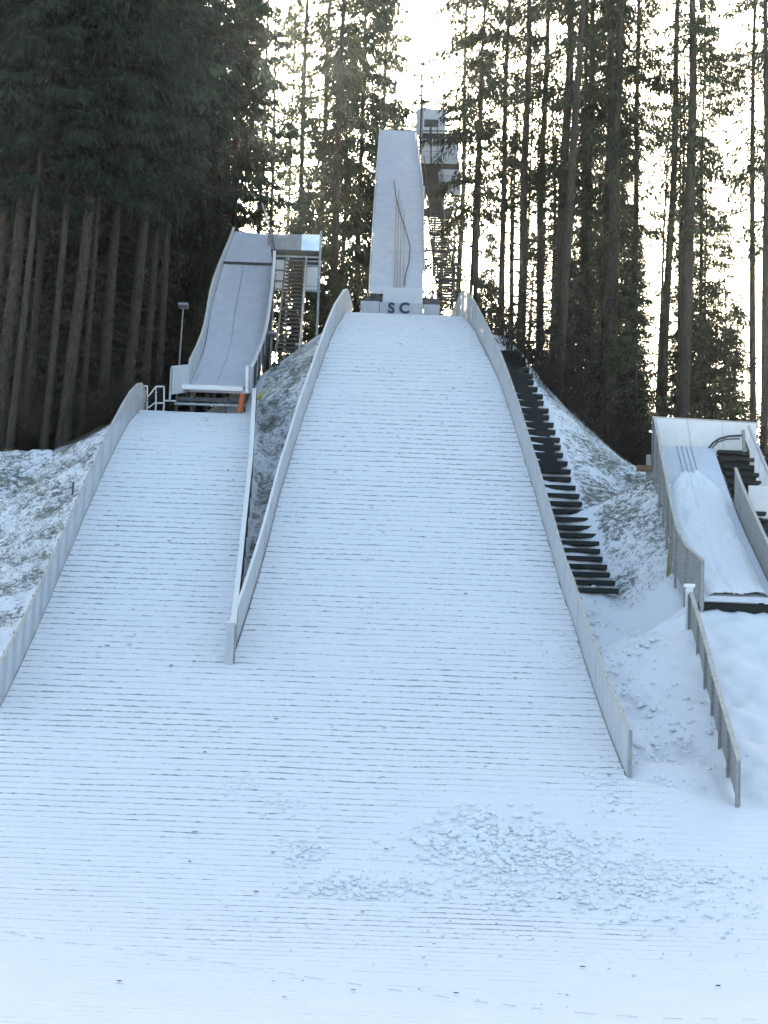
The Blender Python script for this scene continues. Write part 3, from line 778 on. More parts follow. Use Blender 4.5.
for s in (-.46, .46):
    MB().bar(ca + Vector((s, 0, 0)), cb + Vector((s, 0, 0)), .05, .24).build('stringer', 'steel_dark', ss)
    mb = MB(); cc = ca.lerp(cb, .2); mb.bar(cc + Vector((s, 0, 1)), cb + Vector((s, 0, 1)), .05)
    for i in range(9): p = cc.lerp(cb, i / 8) + Vector((s, 0, 0)); mb.bar(p, p + Vector((0, 0, 1)), .04)
    if s > 0: mb.build('handrail', 'steel', ss)
# side landing of the stair
a, b = P(295, 347, 71.5), P(314, 349, 71.5)
MB().box(((a.x+b.x)/2, 72, a.z), (b.x - a.x, 1.2, .12)).build('landing', 'steel_dark', ss)
MB().box(((a.x+b.x)/2, 71.7, a.z + .12), (b.x - a.x, .05, .14)).build('landing_edge', 'steel', ss)
for px in (296.5, 313): q = P(px, 350, 71.6); MB().bar(q, (q.x, q.y, float(T(q.x, q.y)) - .3), .10).build('landing_post', 'steel', ss)
bx = P(306, 362, 72.3); MB().box(bx, (.62, .5, .85)).build('cabinet', 'steel_dark', ss)
# thin mast with stay
q = P(274, 252, YP - .1)
ms = thing('stay_pole', 'thin slanting pole above the metal screens of the shorter inrun', 'pole', P(278, 256, YP - .2))
MB().tube([P(278.5, 257, YP - .3), P(262, 203, YP - .3)], .035, 8).build('shaft', 'steel', ms)
MB().tube([P(274, 257, YP - .5), P(283, 257, YP - .5)], .06, 8).build('foot', 'steel', ms)

def lamp_post(base, top, headw, label, group=None):
    b = Vector(base); t = Vector(top)
    r_ = thing('lamp_post', label, 'lamp post', (b.x, b.y, b.z), group)
    MB().tube([b - Vector((0, 0, .3)), t], .035, 8, .025).build('pole', 'steel', r_)
    MB().box(t + Vector((.02, -.12, .03)), (headw, .35, .09), Matrix.Rotation(rad(-14), 3, 'X')).build('lamp_head', 'steel', r_)
q = P(179.5, 388, 68); qt = P(183.2, 307.5, 68); lamp_post((qt.x - .1, 68, float(T(qt.x, 68))), qt, .36, 'slim lamp post in front of the dark spruces left of the shorter inrun')
qt = P(272, 336, 71); lamp_post((qt.x, 71, float(T(qt.x, 71))), qt, .34, 'low lamp post between the shorter inrun and the steel stairs')
# hand rails at the left crest
for i, (x0, x1, y0, y1, lab) in enumerate(((140.5, 147.3, 386, 402, 'small white frame railing next to the end of the outer left barrier'), (156, 164, 386.5, 403, 'small white frame railing between the left barrier end and the take-off'))):
    r_ = thing('frame_railing', lab, 'railing', P(x0, y1 + 8, 65.8), 'small railings at the top of the narrower slope')
    a, b, c, d = P(x0, y0, 65.8), P(x1, y0, 65.8), P(x1, y1, 65.8), P(x0, y1, 65.8)
    mb = MB()
    for u, v in ((a, b), (b, c), (c, d), (d, a)): mb.bar(u, v, .045)
    mb.build('frame', 'cap_white', r_)
    mb = MB(); 
    for px in (x0, x1): q = P(px, y1, 65.8); mb.bar(q, (q.x, q.y, float(T(q.x, q.y)) - .2), .045)
    mb.build('post', 'cap_white', r_)
    if i == 1:
        for u_, v_ in (((148, 397), (156, 386.5)), ((148, 408), (156, 402)), ((164, 400.5), (176, 401))):
            MB().bar(P(*u_, 65.9), P(*v_, 65.9), .045).build('hand_rail', 'cap_white', r_)

# ------------------------------------------------------------------ small hill at the right
sh = thing('small_inrun', 'small inrun ramp at the right edge, half covered with snow', 'ski jump inrun', (SMALL3[0][0] + .9, 48.3, float(T(SMALL3[0][0] + .9, 48.3))))
deck_mesh(SMALL3, 'deck_sheet', sh, thick=.14, seed=41, amp=.01)
yy, sa, sb, sz = interp_rows(SMALL3, 40)
# snow lying on the lower part
n, nx = 110, 44
Y = np.linspace(48.2, 55.6, n)[:, None] + np.zeros((1, nx)); u = np.linspace(0, 1, nx)[None, :] + Y * 0
edge_in = .10 + .06 * fbm(Y * 1.5, Y * 0 + 3.3, 3, 2) + .25 * smooth(54.2, 55.6, Y)
A = sa(Y) + edge_in; B = sb(Y) - edge_in - .05
X = A + (B - A) * u
bulge = np.clip(1 - np.abs(2*u - 1)**5, 0, 1) * np.clip((55.75 - 1.0 * np.abs(2*u - 1)**3.5 - Y + .35 * fbm(u * 6, Y * 0 + 1, 3, 77)) * 3, 0, 1)
Z = sz(Y) - .02 + .12 * bulge + (fbm(X * 2.5, Y * 1.6, 4, 12) * .16 + fbm(X * 9, Y * 6, 3, 14) * .07) * bulge + .06 * (np.abs(2*u - 1)**4) * bulge
for c_ in (.42, .55): Z = Z - .045 * np.exp(-((u - c_) / .018)**2) * bulge
me = np_mesh('snow_cover', np.stack([X, Y, Z], -1).reshape(-1, 3), grid_faces(n, nx), 'snow', True); link('snow_cover', me, sh)
for u_ in (.36, .44, .52, .6):
    MB().tube([(float(sa(Y) + (sb(Y)-sa(Y))*u_), float(Y), float(sz(Y)) + .02) for Y in np.linspace(55.2, 57, 8)], .02, 6).build('track_rail', 'panel_grey', sh)
mb = MB(); mb.box((SMALL3[0][0] + 1.0, 48.5, SMALL3[0][3] - .35), (2.2, .12, .4)); mb.build('takeoff_wall', 'timber_dark', sh)
for Y in (49.5, 53, 56.7):
    for f_, sgn in ((sa, 1), (sb, -1)):
        x = float(f_(Y)) + sgn * .15; MB().bar((x, Y, float(sz(Y)) - .16), (x, Y, float(T(x, Y)) - .5), .12).build('column', 'timber_dark', sh)
pts = [Vector((SMALL3[0][0] - .0, 48.15, SMALL3[0][3] - .35))] + [Vector((float(sa(Y)) - .04, Y, float(sz(Y)) - .35)) for Y in np.linspace(49, 57, 12)]
barrier('inrun_side_board', 'weathered grey board fence along the left edge of the small right inrun', 'side board', pts, 1.25, -1, 1.25, pm='panel_wood', cm='cap_tan', group='side boards of the small inrun', postm='panel_wood', below=.02)
pts = [Vector((float(sb(Y)) + .04, Y, float(sz(Y)) - .1)) for Y in np.linspace(48.3, 53.9, 10)]
barrier('inrun_side_board', 'weathered grey board fence along the right edge of the small right inrun', 'side board', pts, .95, 1, 1.1, pm='panel_wood', cm='cap_tan', group='side boards of the small inrun', postm='panel_wood', hf=lambda t: 1 + .2 * t)
for k in range(5):
    Y = 54.3 + k * .62; q = Vector((float(sa(Y)) + .10, Y, float(sz(Y)) + .22))
    MB().box(q, (.10, .05, .16)).build('clip', 'board_white', sh)
# back screen
q0, q1, q2, q3 = P(652.5, 417.5, 57.3), P(756.5, 423.5, 57.3), P(757, 459, 57.3), P(660, 451, 57.3)
bk = thing('back_screen', 'large white board screen standing behind the top of the small inrun', 'screen', P(705, 455, 57.3))
for i in range(3):
    t0, t1 = i / 3 + (.002 if i else 0), (i + 1) / 3 - .002
    a, b, c, d = q3.lerp(q2, t0), q3.lerp(q2, t1), q0.lerp(q1, t1), q0.lerp(q1, t0); o = Vector((0, .04, 0))
    MB().hexa([a, b, b + o, a + o, d, c, c + o, d + o]).build('panel', 'board_white', bk)
mb = MB().bar(q0 + Vector((0, .02, .02)), q1 + Vector((0, .02, .02)), .07, .04); mb.build('top_rail', 'cap_tan', bk)
for t in (.02, .35, .68, .98):
    p = q3.lerp(q2, t) + Vector((0, .1, .9)); MB().bar(p, (p.x, p.y, float(T(p.x, p.y)) - .3), .08).build('post', 'panel_wood', bk)
# arched pipe rail
hr = thing('arched_handrail', 'dark arched pipe handrail in front of the white screen', 'handrail', P(709, 450, 56.8))
MB().tube([P(709, 448, 56.8), P(713, 443, 56.8), P(719, 439, 56.8), P(728, 436.3, 56.8), P(742, 435.5, 56.8)], .035, 8).build('rail', 'steel_dark', hr)
MB().tube([P(712, 448, 56.7), P(718, 442, 56.7), P(726, 439.3, 56.7), P(740, 438.6, 56.7)], .025, 8).build('rail', 'steel_dark', hr)
MB().bar(P(743, 430, 56.8), P(744.5, 452, 56.8), .09).build('post', 'panel_wood', hr)
MB().bar(P(743.3, 437, 56.8), P(750, 455, 56.8), .05).build('brace', 'steel_dark', hr)
# dark steps right of the small inrun
sst = thing('small_stairs', 'black plank stairs between the small inrun and its right railing', 'stairs', P(740, 505, 54))
for k in range(12):
    Y = 57.0 - k * .42; pyk = 453 + k * 6.6
    xa = float(sb(Y)) + .12; xb = P(755 + k * 1.3, pyk, Y).x; z = float(sz(Y)) - .12
    MB().box(((xa+xb)/2, Y, z), (xb - xa, .30, .09)).box(((xa+xb)/2, Y + .16, z - .12), (xb - xa - .1, .03, .18)).build('step', 'timber_dark', sst)
rr = thing('stair_railing', 'slanted pale railing with upright boards right of the black steps', 'railing', P(765, 480, 54.5))
a = P(748.5, 426, 57.1); b = P(776, 490, 53.2); MB().bar(a, b, .07).build('hand_rail', 'panel_grey', rr)
for t in (.12, .3, .48, .66, .84):
    p = a.lerp(b, t); MB().box(p + Vector((.02, 0, -.5)), (.14, .05, .95)).build('upright_board', 'panel_pale', rr)
wp = thing('white_board', 'white board above a dark crate at the right edge below the black steps', 'board', P(768, 536, 53.8))
a, b = P(748.5, 485.5, 53.8), P(790, 519, 53.8)
MB().box(((a.x+b.x)/2, 53.8, (a.z+b.z)/2), (b.x-a.x, .05, a.z-b.z)).build('panel', 'board_white', wp)
a, b = P(750, 519.5, 53.9), P(790, 536, 53.9)
MB().box(((a.x+b.x)/2, 54.1, (a.z+b.z)/2), (b.x-a.x, .5, a.z-b.z)).build('crate', 'timber_dark', wp)
for px in (752, 786): q = P(px, 520, 54.0); MB().bar(q, (q.x, q.y, float(T(q.x, q.y)) - .5), .08).build('leg', 'timber_dark', wp)

# barrier along the small landing
sp_ = []
for px, py in ((739.5, 808), (727, 763), (713, 712), (703, 669), (691, 630)):
    q = hit(px, py, T); sp_.append(Vector((q.x + .02, q.y, q.z)))
barrier('side_barrier', 'weathered wooden barrier beside the small snowy slope at the right', 'barrier', sp_, .92, -1, 2.0, pm='panel_wood', cm='cap_tan', capw=.10, postm='panel_wood', below=.02, group='barriers edging the landing slopes')
e = sp_[-1] + Vector((-.06, .1, 0))
wpst = thing('white_post', 'thick white post with a snow cap at the top end of the wooden barrier', 'post', (e.x, e.y, e.z))
MB().box(e + Vector((0, 0, .52)), (.17, .17, 1.1)).build('shaft', 'cap_white', wpst)
me_ = MB().box(e + Vector((0, 0, 1.11)), (.26, .22, .08)).build('snow_cap', 'snow', wpst)
for (px, py, h, mat, lab, Yd) in ((668, 573, 30, 'yellow_wood', 'yellowish stake standing in snow left of the small inrun', None), (673.5, 573, 46, 'panel_wood', 'thin grey stake behind the yellowish stake near the small inrun', None)):
    q = hit(px, py, T); hh_ = W(h, q.y)
    tag(MB().bar(q - Vector((0, 0, .2)), q + Vector((.06, 0, hh_)), .10 if mat == 'yellow_wood' else .05).build('stake', mat), lab, 'stake', 'stakes beside the small inrun')
# wooden box near ridge
q = P(645, 466, 60); wb = thing('wooden_trestle', 'brown wooden trestle at the top of the bank beside the small inrun', 'trestle', (q.x, 60, float(T(q.x, 60))))
a, b = P(637, 466, 60), P(652, 471, 60)
MB().box(((a.x+b.x)/2, 60, (a.z+b.z)/2), (b.x-a.x, .3, .16)).build('beam', 'timber_brown', wb)
for px, top in ((648.5, 455), (653, 462)):
    q = P(px, top, 60.1); MB().bar(q, (q.x, q.y, float(T(q.x, q.y)) - .2), .14).build('leg', 'panel_wood', wb)
# little marker stake on the left bank
q = hit(72, 497, T)
tag(MB().bar(q - Vector((0, 0, .1)), q + Vector((.02, 0, .45)), .05).build('stake', 'steel_dark'), 'short dark stake on the frosty bank left of the outer barrier', 'stake')

# ------------------------------------------------------------------ loose snow chunks, rope
def ico():
    t = (1 + 5**.5) / 2
    v = np.array([(-1,t,0),(1,t,0),(-1,-t,0),(1,-t,0),(0,-1,t),(0,1,t),(0,-1,-t),(0,1,-t),(t,0,-1),(t,0,1),(-t,0,-1),(-t,0,1)], float)
    v /= np.linalg.norm(v[0])
    f = np.array([(0,11,5),(0,5,1),(0,1,7),(0,7,10),(0,10,11),(1,5,9),(5,11,4),(11,10,2),(10,7,6),(7,1,8),(3,9,4),(3,4,2),(3,2,6),(3,6,8),(3,8,9),(4,9,5),(2,4,11),(6,2,10),(8,6,7),(9,8,1)])
    return v, f
IV, IF = ico()
def subdiv(v, f):
    v = [tuple(x) for x in v]; cache = {}; nf = []
    def mid(a, b):
        k = (min(a, b), max(a, b))
        if k not in cache:
            p = (np.array(v[a]) + np.array(v[b])); p /= np.linalg.norm(p); v.append(tuple(p)); cache[k] = len(v) - 1
        return cache[k]
    for a, b, c in f:
        d, e, g = mid(a, b), mid(b, c), mid(c, a); nf += [(a, d, g), (d, b, e), (g, e, c), (d, e, g)]
    return np.array(v), np.array(nf)
SV, SF = subdiv(IV, IF)
def chunks(name, label, spots, zf, mat='snow'):
    vs, fs = [], []; n = 0
    for px, py, sx, sy, cnt, r0, r1 in spots:
        c = hit(px, py, zf)
        for _ in range(cnt):
            x = c.x + RNG.normal() * sx; y = c.y + RNG.normal() * sy; r_ = r0 * .7 + (r1 * .72 - r0 * .7) * RNG.random()**2.5
            z = float(zf(x, y)) + .02
            dsp = 1 + .55 * (vnoise(SV[:, 0] * 1.6 + x * 9, SV[:, 1] * 1.6 + SV[:, 2] * 1.3 + y * 7) - .5) + RNG.uniform(-.08, .08, len(SV))
            v = SV * dsp[:, None] * r_ * np.array([1.25, 1.1, .7])
            a = RNG.random() * 6.28; ca_, sa_ = math.cos(a), math.sin(a)
            v = v @ np.array([[ca_, -sa_, 0], [sa_, ca_, 0], [0, 0, 1]]) + (x, y, z)
            vs.append(v); fs.append(SF + n); n += len(SV)
    me = np_mesh(name, np.concatenate(vs), np.concatenate(fs), mat, True)
    return tag(link(name, me), label, kind='stuff')
chunks('snow_chunks', 'heap of broken snow chunks at the foot of the wide slope', [
    (470, 838, .55, .75, 420, .02, .13), (520, 848, .8, .8, 420, .02, .11), (560, 860, .8, .8, 300, .02, .09), (590, 880, 1.0, .9, 260, .015, .08), (520, 885, 1.0, .9, 260, .015, .07),
    (380, 888, .55, .35, 200, .02, .1), (330, 888, .3, .25, 70, .02, .1), (285, 805, .35, .3, 60, .015, .07), (238, 785, .3, .3, 50, .015, .06), (300, 852, .2, .35, 60, .02, .09),
    (565, 655, .35, .8, 120, .015, .06), (615, 800, .3, .8, 60, .02, .07), (640, 880, 1.2, .8, 200, .015, .06), (700, 900, .9, 1.2, 160, .015, .07), (400, 930, 3, 1.6, 160, .01, .04)], SM)
ditch_sp = [(x, y, .35, .9, 45, .03, .10) for x, y in ((600, 620), (620, 660), (645, 700), (660, 740), (640, 640), (690, 760), (670, 790), (700, 720), (650, 770))]
chunks('snow_clods', 'trampled snow clods in the strip between the barriers', ditch_sp, lambda x, y: T(x, y) + .0)
# faded rope half buried along the foot
rp = thing('buried_rope', 'faded pinkish rope showing in pieces along the snow at the bottom', 'rope', hit(30, 937, SM))
pts = [(0, 933), (60, 943), (130, 951), (220, 964), (300, 977), (384, 990), (470, 1002), (560, 1013), (660, 1020), (767, 1021)]
for (a, b) in zip(pts, pts[1:]):
    k = int(random.uniform(2, 4))
    for j in range(k):
        t0 = (j + random.uniform(.05, .35)) / k; t1 = t0 + random.uniform(.3, .6) / k
        A_ = hit(a[0] + (b[0]-a[0])*t0, a[1] + (b[1]-a[1])*t0, SM); B_ = hit(a[0] + (b[0]-a[0])*t1, a[1] + (b[1]-a[1])*t1, SM)
        if A_ and B_: MB().tube([A_ + Vector((0, 0, .02)), A_.lerp(B_, .5) + Vector((0, 0, .024)), B_ + Vector((0, 0, .018))], .006, 6).build('rope_piece', 'pink_rope', rp)
# tiny twigs and bark bits on the snow
vs, fs = [], []; n = 0
for _ in range(230):
    if random.random() < .75: y = random.uniform(26, 73); x = float(XL(max(y, yV))) + random.random() * float(XR(y) - XL(max(y, yV))); z = float(S(y)) + .035
    else: y = random.uniform(44, 64); x = float(XLL(y)) + random.random() * float(XLR(y) - XLL(y)); z = float(SL(y)) + .035
    r_ = random.uniform(.008, .03); v = IV * (1 + RNG.uniform(-.4, .4, (12, 1))) * r_ * np.array([random.uniform(.6, 3.0), 1.0, .3])
    a = random.gauss(0, .5); ca_, sa_ = math.cos(a), math.sin(a)
    vs.append(v @ np.array([[ca_, -sa_, 0], [sa_, ca_, 0], [0, 0, 1]]) + (x, y, z)); fs.append(IF + n); n += 12
tag(link('twig_litter', np_mesh('twig_litter', np.concatenate(vs), np.concatenate(fs), 'timber_dark')), 'dark bark bits and twigs scattered on the snowy slopes', kind='stuff')

# ------------------------------------------------------------------ trees
def blades(P0, D, L, Wd):
    """tapered leaf-like quads: base points, directions, lengths, widths"""
    n = len(P0); rv = RNG.normal(size=(n, 3)); side = np.cross(D, rv); side /= np.linalg.norm(side, axis=1, keepdims=True) + 1e-9
    mid = P0 + D * (L * .45)[:, None]; tip = P0 + D * L[:, None]; s = side * (Wd / 2)[:, None]
    v = np.stack([P0, mid + s, tip, mid - s], 1).reshape(-1, 3)
    q = np.arange(n * 4).reshape(n, 4); return v, q
def ribbons(A, B, w0, w1):
    n = len(A); D = B - A; D /= np.linalg.norm(D, axis=1, keepdims=True) + 1e-9
    rv = RNG.normal(size=(n, 3)); s = np.cross(D, rv); s /= np.linalg.norm(s, axis=1, keepdims=True) + 1e-9; t = np.cross(D, s)
    vs, qs = [], []
    for k, ax in enumerate((s, t)):
        v = np.stack([A - ax*w0[:, None], A + ax*w0[:, None], B + ax*w1[:, None], B - ax*w1[:, None]], 1).reshape(-1, 3)
        vs.append(v); qs.append(np.arange(n*4).reshape(n, 4) + k*n*4)
    return np.concatenate(vs), np.concatenate(qs)

def spruce(H, cb, rmax, nbr, density, dead=0, patchy=0., droop=.5, blade=(.28, .55), bw=.10, mat='needles_dark', rtrunk=.28, fmin=.25, bark='bark'):
    """returns (trunk mesh, crown mesh). H height, cb crown base height"""
    # trunk
    ns, nr = 10, 26; v = []; ph = RNG.random(4) * 6.28
    hs = np.linspace(-1.2, H, nr)
    cx = .10 * np.sin(hs * .23 + ph[0]) + .05 * np.sin(hs * .6 + ph[1]); cy = .10 * np.sin(hs * .2 + ph[2])
    for i, h in enumerate(hs):
        t = max(0, h) / H; r_ = rtrunk * (1 - t)**.75 * (1 + .35 * math.exp(-max(0, h) / .5)) + .012
        for j in range(ns):
            a = 2*math.pi*j/ns; v.append((cx[i] + r_*math.cos(a)*(1+.06*math.sin(3*a+h)), cy[i] + r_*math.sin(a), h))
    V_ = [np.array(v)]; i_ = np.arange(nr-1)[:, None]*ns + np.arange(ns)[None, :]; j_ = np.arange(nr-1)[:, None]*ns + (np.arange(ns)[None, :]+1) % ns
    Q_ = [np.stack([i_, j_, j_+ns, i_+ns], -1).reshape(-1, 4)]; n = nr*ns
    TA, TB, T0, T1 = [], [], [], []
    bp, bd, bl, bwd = [], [], [], []
    def trunk_at(h): return np.array([np.interp(h, hs, cx), np.interp(h, hs, cy), h])
    for k in range(nbr):
        h = cb + (H - cb) * ((k + RNG.random()) / nbr)**.92
        t = (h - cb) / (H - cb)
        if patchy and RNG.random() < patchy * (1 - t): continue
        L = rmax * (fmin + (1 - fmin) * min(1, t * 3 + .25)) * (1 - t)**.62 * RNG.uniform(.6, 1.12) + .2
        az = RNG.random() * 6.283; up = .28 * t - .12 + RNG.normal() * .08
        d = np.array([math.cos(az), math.sin(az), 0.]); o = trunk_at(h)
        m_ = max(4, int(L * 3.2)); s = np.linspace(0, 1, m_ + 1)
        pts = o + d * (L * s)[:, None] + np.array([0, 0, 1.]) * (L * (up * s - droop * s**1.6 * .55 + .22 * s**4))[:, None]
        TA.append(pts[:-1]); TB.append(pts[1:]); w = .035 * (1 - s) + .006; T0.append(w[:-1]); T1.append(w[1:])
        cnt = int(m_ * density)
        u = RNG.uniform(.12, 1.0, cnt)
        pp = np.stack([np.interp(u, s, pts[:, i]) for i in range(3)], 1)
        sidev = np.array([-d[1], d[0], 0.])
        spread = RNG.normal(size=cnt) * .20 * L * (1.05 - u) + RNG.normal(size=cnt) * .10
        pp = pp + sidev * spread[:, None]; pp[:, 2] -= np.abs(spread) * .25 + RNG.random(cnt) * .22
        dd = d * RNG.uniform(.1, .9, (cnt, 1)) + sidev * (np.sign(spread) * RNG.uniform(0, .9, cnt))[:, None] + np.array([0, 0, -1.]) * RNG.uniform(.25, 1.3, (cnt, 1)) * droop * 1.6 + RNG.normal(size=(cnt, 3)) * .22
        dd /= np.linalg.norm(dd, axis=1, keepdims=True)
        bp.append(pp); bd.append(dd); bl.append(RNG.uniform(*blade, cnt)); bwd.append(RNG.uniform(.6, 1.3, cnt) * bw)
    for k in range(dead):
        h = RNG.uniform(1.5, cb + 2); az = RNG.random() * 6.283; L = RNG.uniform(.4, 2.4); o = trunk_at(h)
        d = np.array([math.cos(az), math.sin(az), RNG.uniform(-.45, .25)]); s = np.linspace(0, 1, 5)
        pts = o + d * (L * s)[:, None] - np.array([0, 0, 1.]) * (.18 * L * s**2)[:, None]
        TA.append(pts[:-1]); TB.append(pts[1:]); w = .016 * (1 - s) + .005; T0.append(w[:-1]); T1.append(w[1:])
        for _ in range(3):
            u = RNG.uniform(.3, .9); a = o + d * L * u; b = a + np.array([d[0], d[1], 0]) * .3 + RNG.normal(size=3) * .25
            TA.append(a[None]); TB.append(b[None]); T0.append(np.array([.007])); T1.append(np.array([.004]))
    v, q = ribbons(np.concatenate(TA), np.concatenate(TB), np.concatenate(T0), np.concatenate(T1))
    V_.append(v); Q_.append(q + n)
    tr = np_mesh('trunk', np.concatenate(V_), np.concatenate(Q_), bark, True); tr['local'] = 1
    v, q = blades(np.concatenate(bp), np.concatenate(bd), np.concatenate(bl), np.concatenate(bwd))
    cr = np_mesh('crown', v, q, mat); cr['local'] = 1
    return tr, cr

KIND = {
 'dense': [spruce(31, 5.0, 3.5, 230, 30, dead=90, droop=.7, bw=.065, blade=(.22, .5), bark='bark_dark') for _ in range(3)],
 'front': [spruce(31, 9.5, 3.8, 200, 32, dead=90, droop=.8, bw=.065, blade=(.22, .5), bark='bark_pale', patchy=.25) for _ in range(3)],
 'tall': [spruce(33, 11, 3.0, 130, 22, dead=110, patchy=.62, droop=.95, bw=.055, blade=(.14, .4), mat='needles_olive') for _ in range(4)],
 'droop': [spruce(34, 14.5, 3.6, 150, 28, dead=50, patchy=.15, droop=1.1, bw=.06, blade=(.16, .42), mat='needles_olive') for _ in range(1)],
 'mid': [spruce(27, 3.5, 2.8, 150, 22, dead=40, patchy=.4, droop=.7, bw=.055, blade=(.14, .38), mat='needles_olive') for _ in range(3)],
 'young': [spruce(9, 1.0, 1.5, 75, 16, dead=5, patchy=.3, droop=.45, bw=.05, blade=(.1, .26), mat='needles_olive', rtrunk=.07, fmin=.6) for _ in range(3)],
 'bare': [spruce(24, 5, 2.4, 80, 2.0, dead=60, patchy=.3, droop=.1, bw=.04, blade=(.1, .22), mat='twigs', rtrunk=.12) for _ in range(2)],
}
KIND['short'] = KIND['dense']; KIND['shortish'] = KIND['mid']
ntree = 0
def tree(kind, px, Y, label, group=None, r=1.0, s=1.0, lean=0., x=None, cw=1.0, name='spruce_tree', cat='tree', leany=0.):
    global ntree
    X = P(px, 400, Y).x if x is None else x
    ms_ = KIND[kind]; tr, cr = ms_[ntree % len(ms_)]; ntree += 1
    root = thing(name, label, cat, (X, Y, float(T(X, Y)) - .05), group)
    root.rotation_euler = (leany, lean, random.random() * 6.283)
    if lean or leany:
        rz = random.random() * 6.283
        root.rotation_euler = (Matrix.Rotation(lean, 3, 'Y') @ Matrix.Rotation(leany, 3, 'X') @ Matrix.Rotation(rz, 3, 'Z')).to_euler()
    root.scale = (s, s, s)
    a = bpy.data.objects.new('trunk', tr); COL.objects.link(a); a.parent = root; a.scale = (r, r, 1)
    b = bpy.data.objects.new('crown', cr); COL.objects.link(b); b.parent = root; b.scale = (cw, cw, 1)
    return root

# prominent trunks at the edge of the left forest: px, Y, radius factor, lean, label
G_L = 'spruces of the dark left forest'
for px, Y, r_, ln, lab in (
    (1, 64.5, 1.15, .035, 'thick pale spruce trunk at the far left rising from the snow'),
    (11, 64.0, .6, .05, 'slim spruce leaning against the thickest trunk at the far left'),
    (-14, 65, .9, .02, 'spruce at the extreme left edge of the photo, mostly cut off'),
    (46, 64.6, .6, .03, 'slender pale spruce standing alone between the two thick left trunks'),
    (68, 64.8, .95, .045, 'thick pale spruce rising behind the middle of the frosty left bank'),
    (81, 65.2, .55, .02, 'slim spruce close behind the right side of the thick pale trunk'),
    (103, 67, .8, .02, 'dark spruce just left of the outer barrier top'),
    (124, 68, .95, .05, 'broad dark trunk leaning right above the end of the outer barrier'),
    (145, 70, .7, .01, 'dark spruce behind the small white frame railings'),
    (160, 71, .7, .0, 'dark spruce left of the slim lamp post'),
    (190, 86, .8, .01, 'dark spruce rising behind the left side board of the shorter inrun'),
    (30, 67.5, .8, .01, 'dark spruce in the gap right of the thick far left trunk')):
    tree('front', px, Y, lab, 'edge trees of the left forest', r=r_ * .8, lean=ln - .0, s=random.uniform(.92, 1.08), cw={124: .75, 145: .5, 163: .35, 190: .6}.get(px, 1.0))
# rows behind
cnt = 0
for Y in (70, 74, 78, 83, 88, 94, 101, 109, 118):
    x0, x1 = P(-60, 400, Y).x, P(218 if Y > 82 else 196, 400, Y).x
    step = 2.3 if Y < 90 else 2.9
    x = x0 + random.random() * step
    while x < x1:
        xx = x + random.uniform(-.7, .7)
        if not (Y < 89 and xx > -10.6):
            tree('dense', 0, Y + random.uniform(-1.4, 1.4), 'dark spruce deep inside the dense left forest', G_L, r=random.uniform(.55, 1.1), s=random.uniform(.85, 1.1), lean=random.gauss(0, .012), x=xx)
            cnt += 1
        x += step
# centre, around the low sun
for px, Y, kind, r_, ln, lab in (
    (224, 92, 'dense', .8, 0, 'dense spruce whose dark edge stands left of the sun glow'),
    (250, 108, 'tall', .7, 0, 'slim spruce at the left edge of the bright gap'),
    (262, 104, 'bare', 1.3, .0, 'thin trunk directly below the sun glow'),
    (297, 90, 'short', .5, .0, 'short dense spruce directly behind the steel stairs'),
    (449, 106, 'shortish', .6, .0, 'shorter spruce right behind the start tower legs'),
    (291, 98, 'tall', .75, .0, 'slim trunk right of the sun glow above the metal screens'),
    (312, 100, 'mid', .9, .0, 'spruce behind the right end of the metal screens'),
    (330, 96, 'mid', .9, 0, 'bushy spruce between the metal screens and the tall inrun'),
    (352, 104, 'dense', .7, 0, 'dense spruce filling the sky left of the tall inrun'),
    (372, 110, 'mid', .8, 0, 'spruce partly hidden behind the left edge of the tall inrun'),
    (336, 114, 'mid', .8, 0, 'farther spruce behind the bushy one left of the tall inrun'),
    (279, 122, 'tall', .7, 0, 'far slim spruce right below the sun'),
    (455, 112, 'tall', .8, 0, 'far spruce right behind the start tower platforms'),
    (434, 118, 'bare', 1.6, 0, 'leafless tree rising straight behind the start tower'),
    (417, 112, 'bare', 2.4, 0, 'thin bare tree rising above the top of the tall inrun'),
    (385, 124, 'tall', .6, 0, 'far thin spruce behind the top rail of the tall inrun')):
    tree(kind, px, Y, lab, 'trees around the bright gap', cw=.8 if kind in ('dense',) else 1.0, r=r_ * .75, lean=ln, s=random.uniform(1.25, 1.45) * {'short': .42, 'shortish': .64}.get(kind, 1))
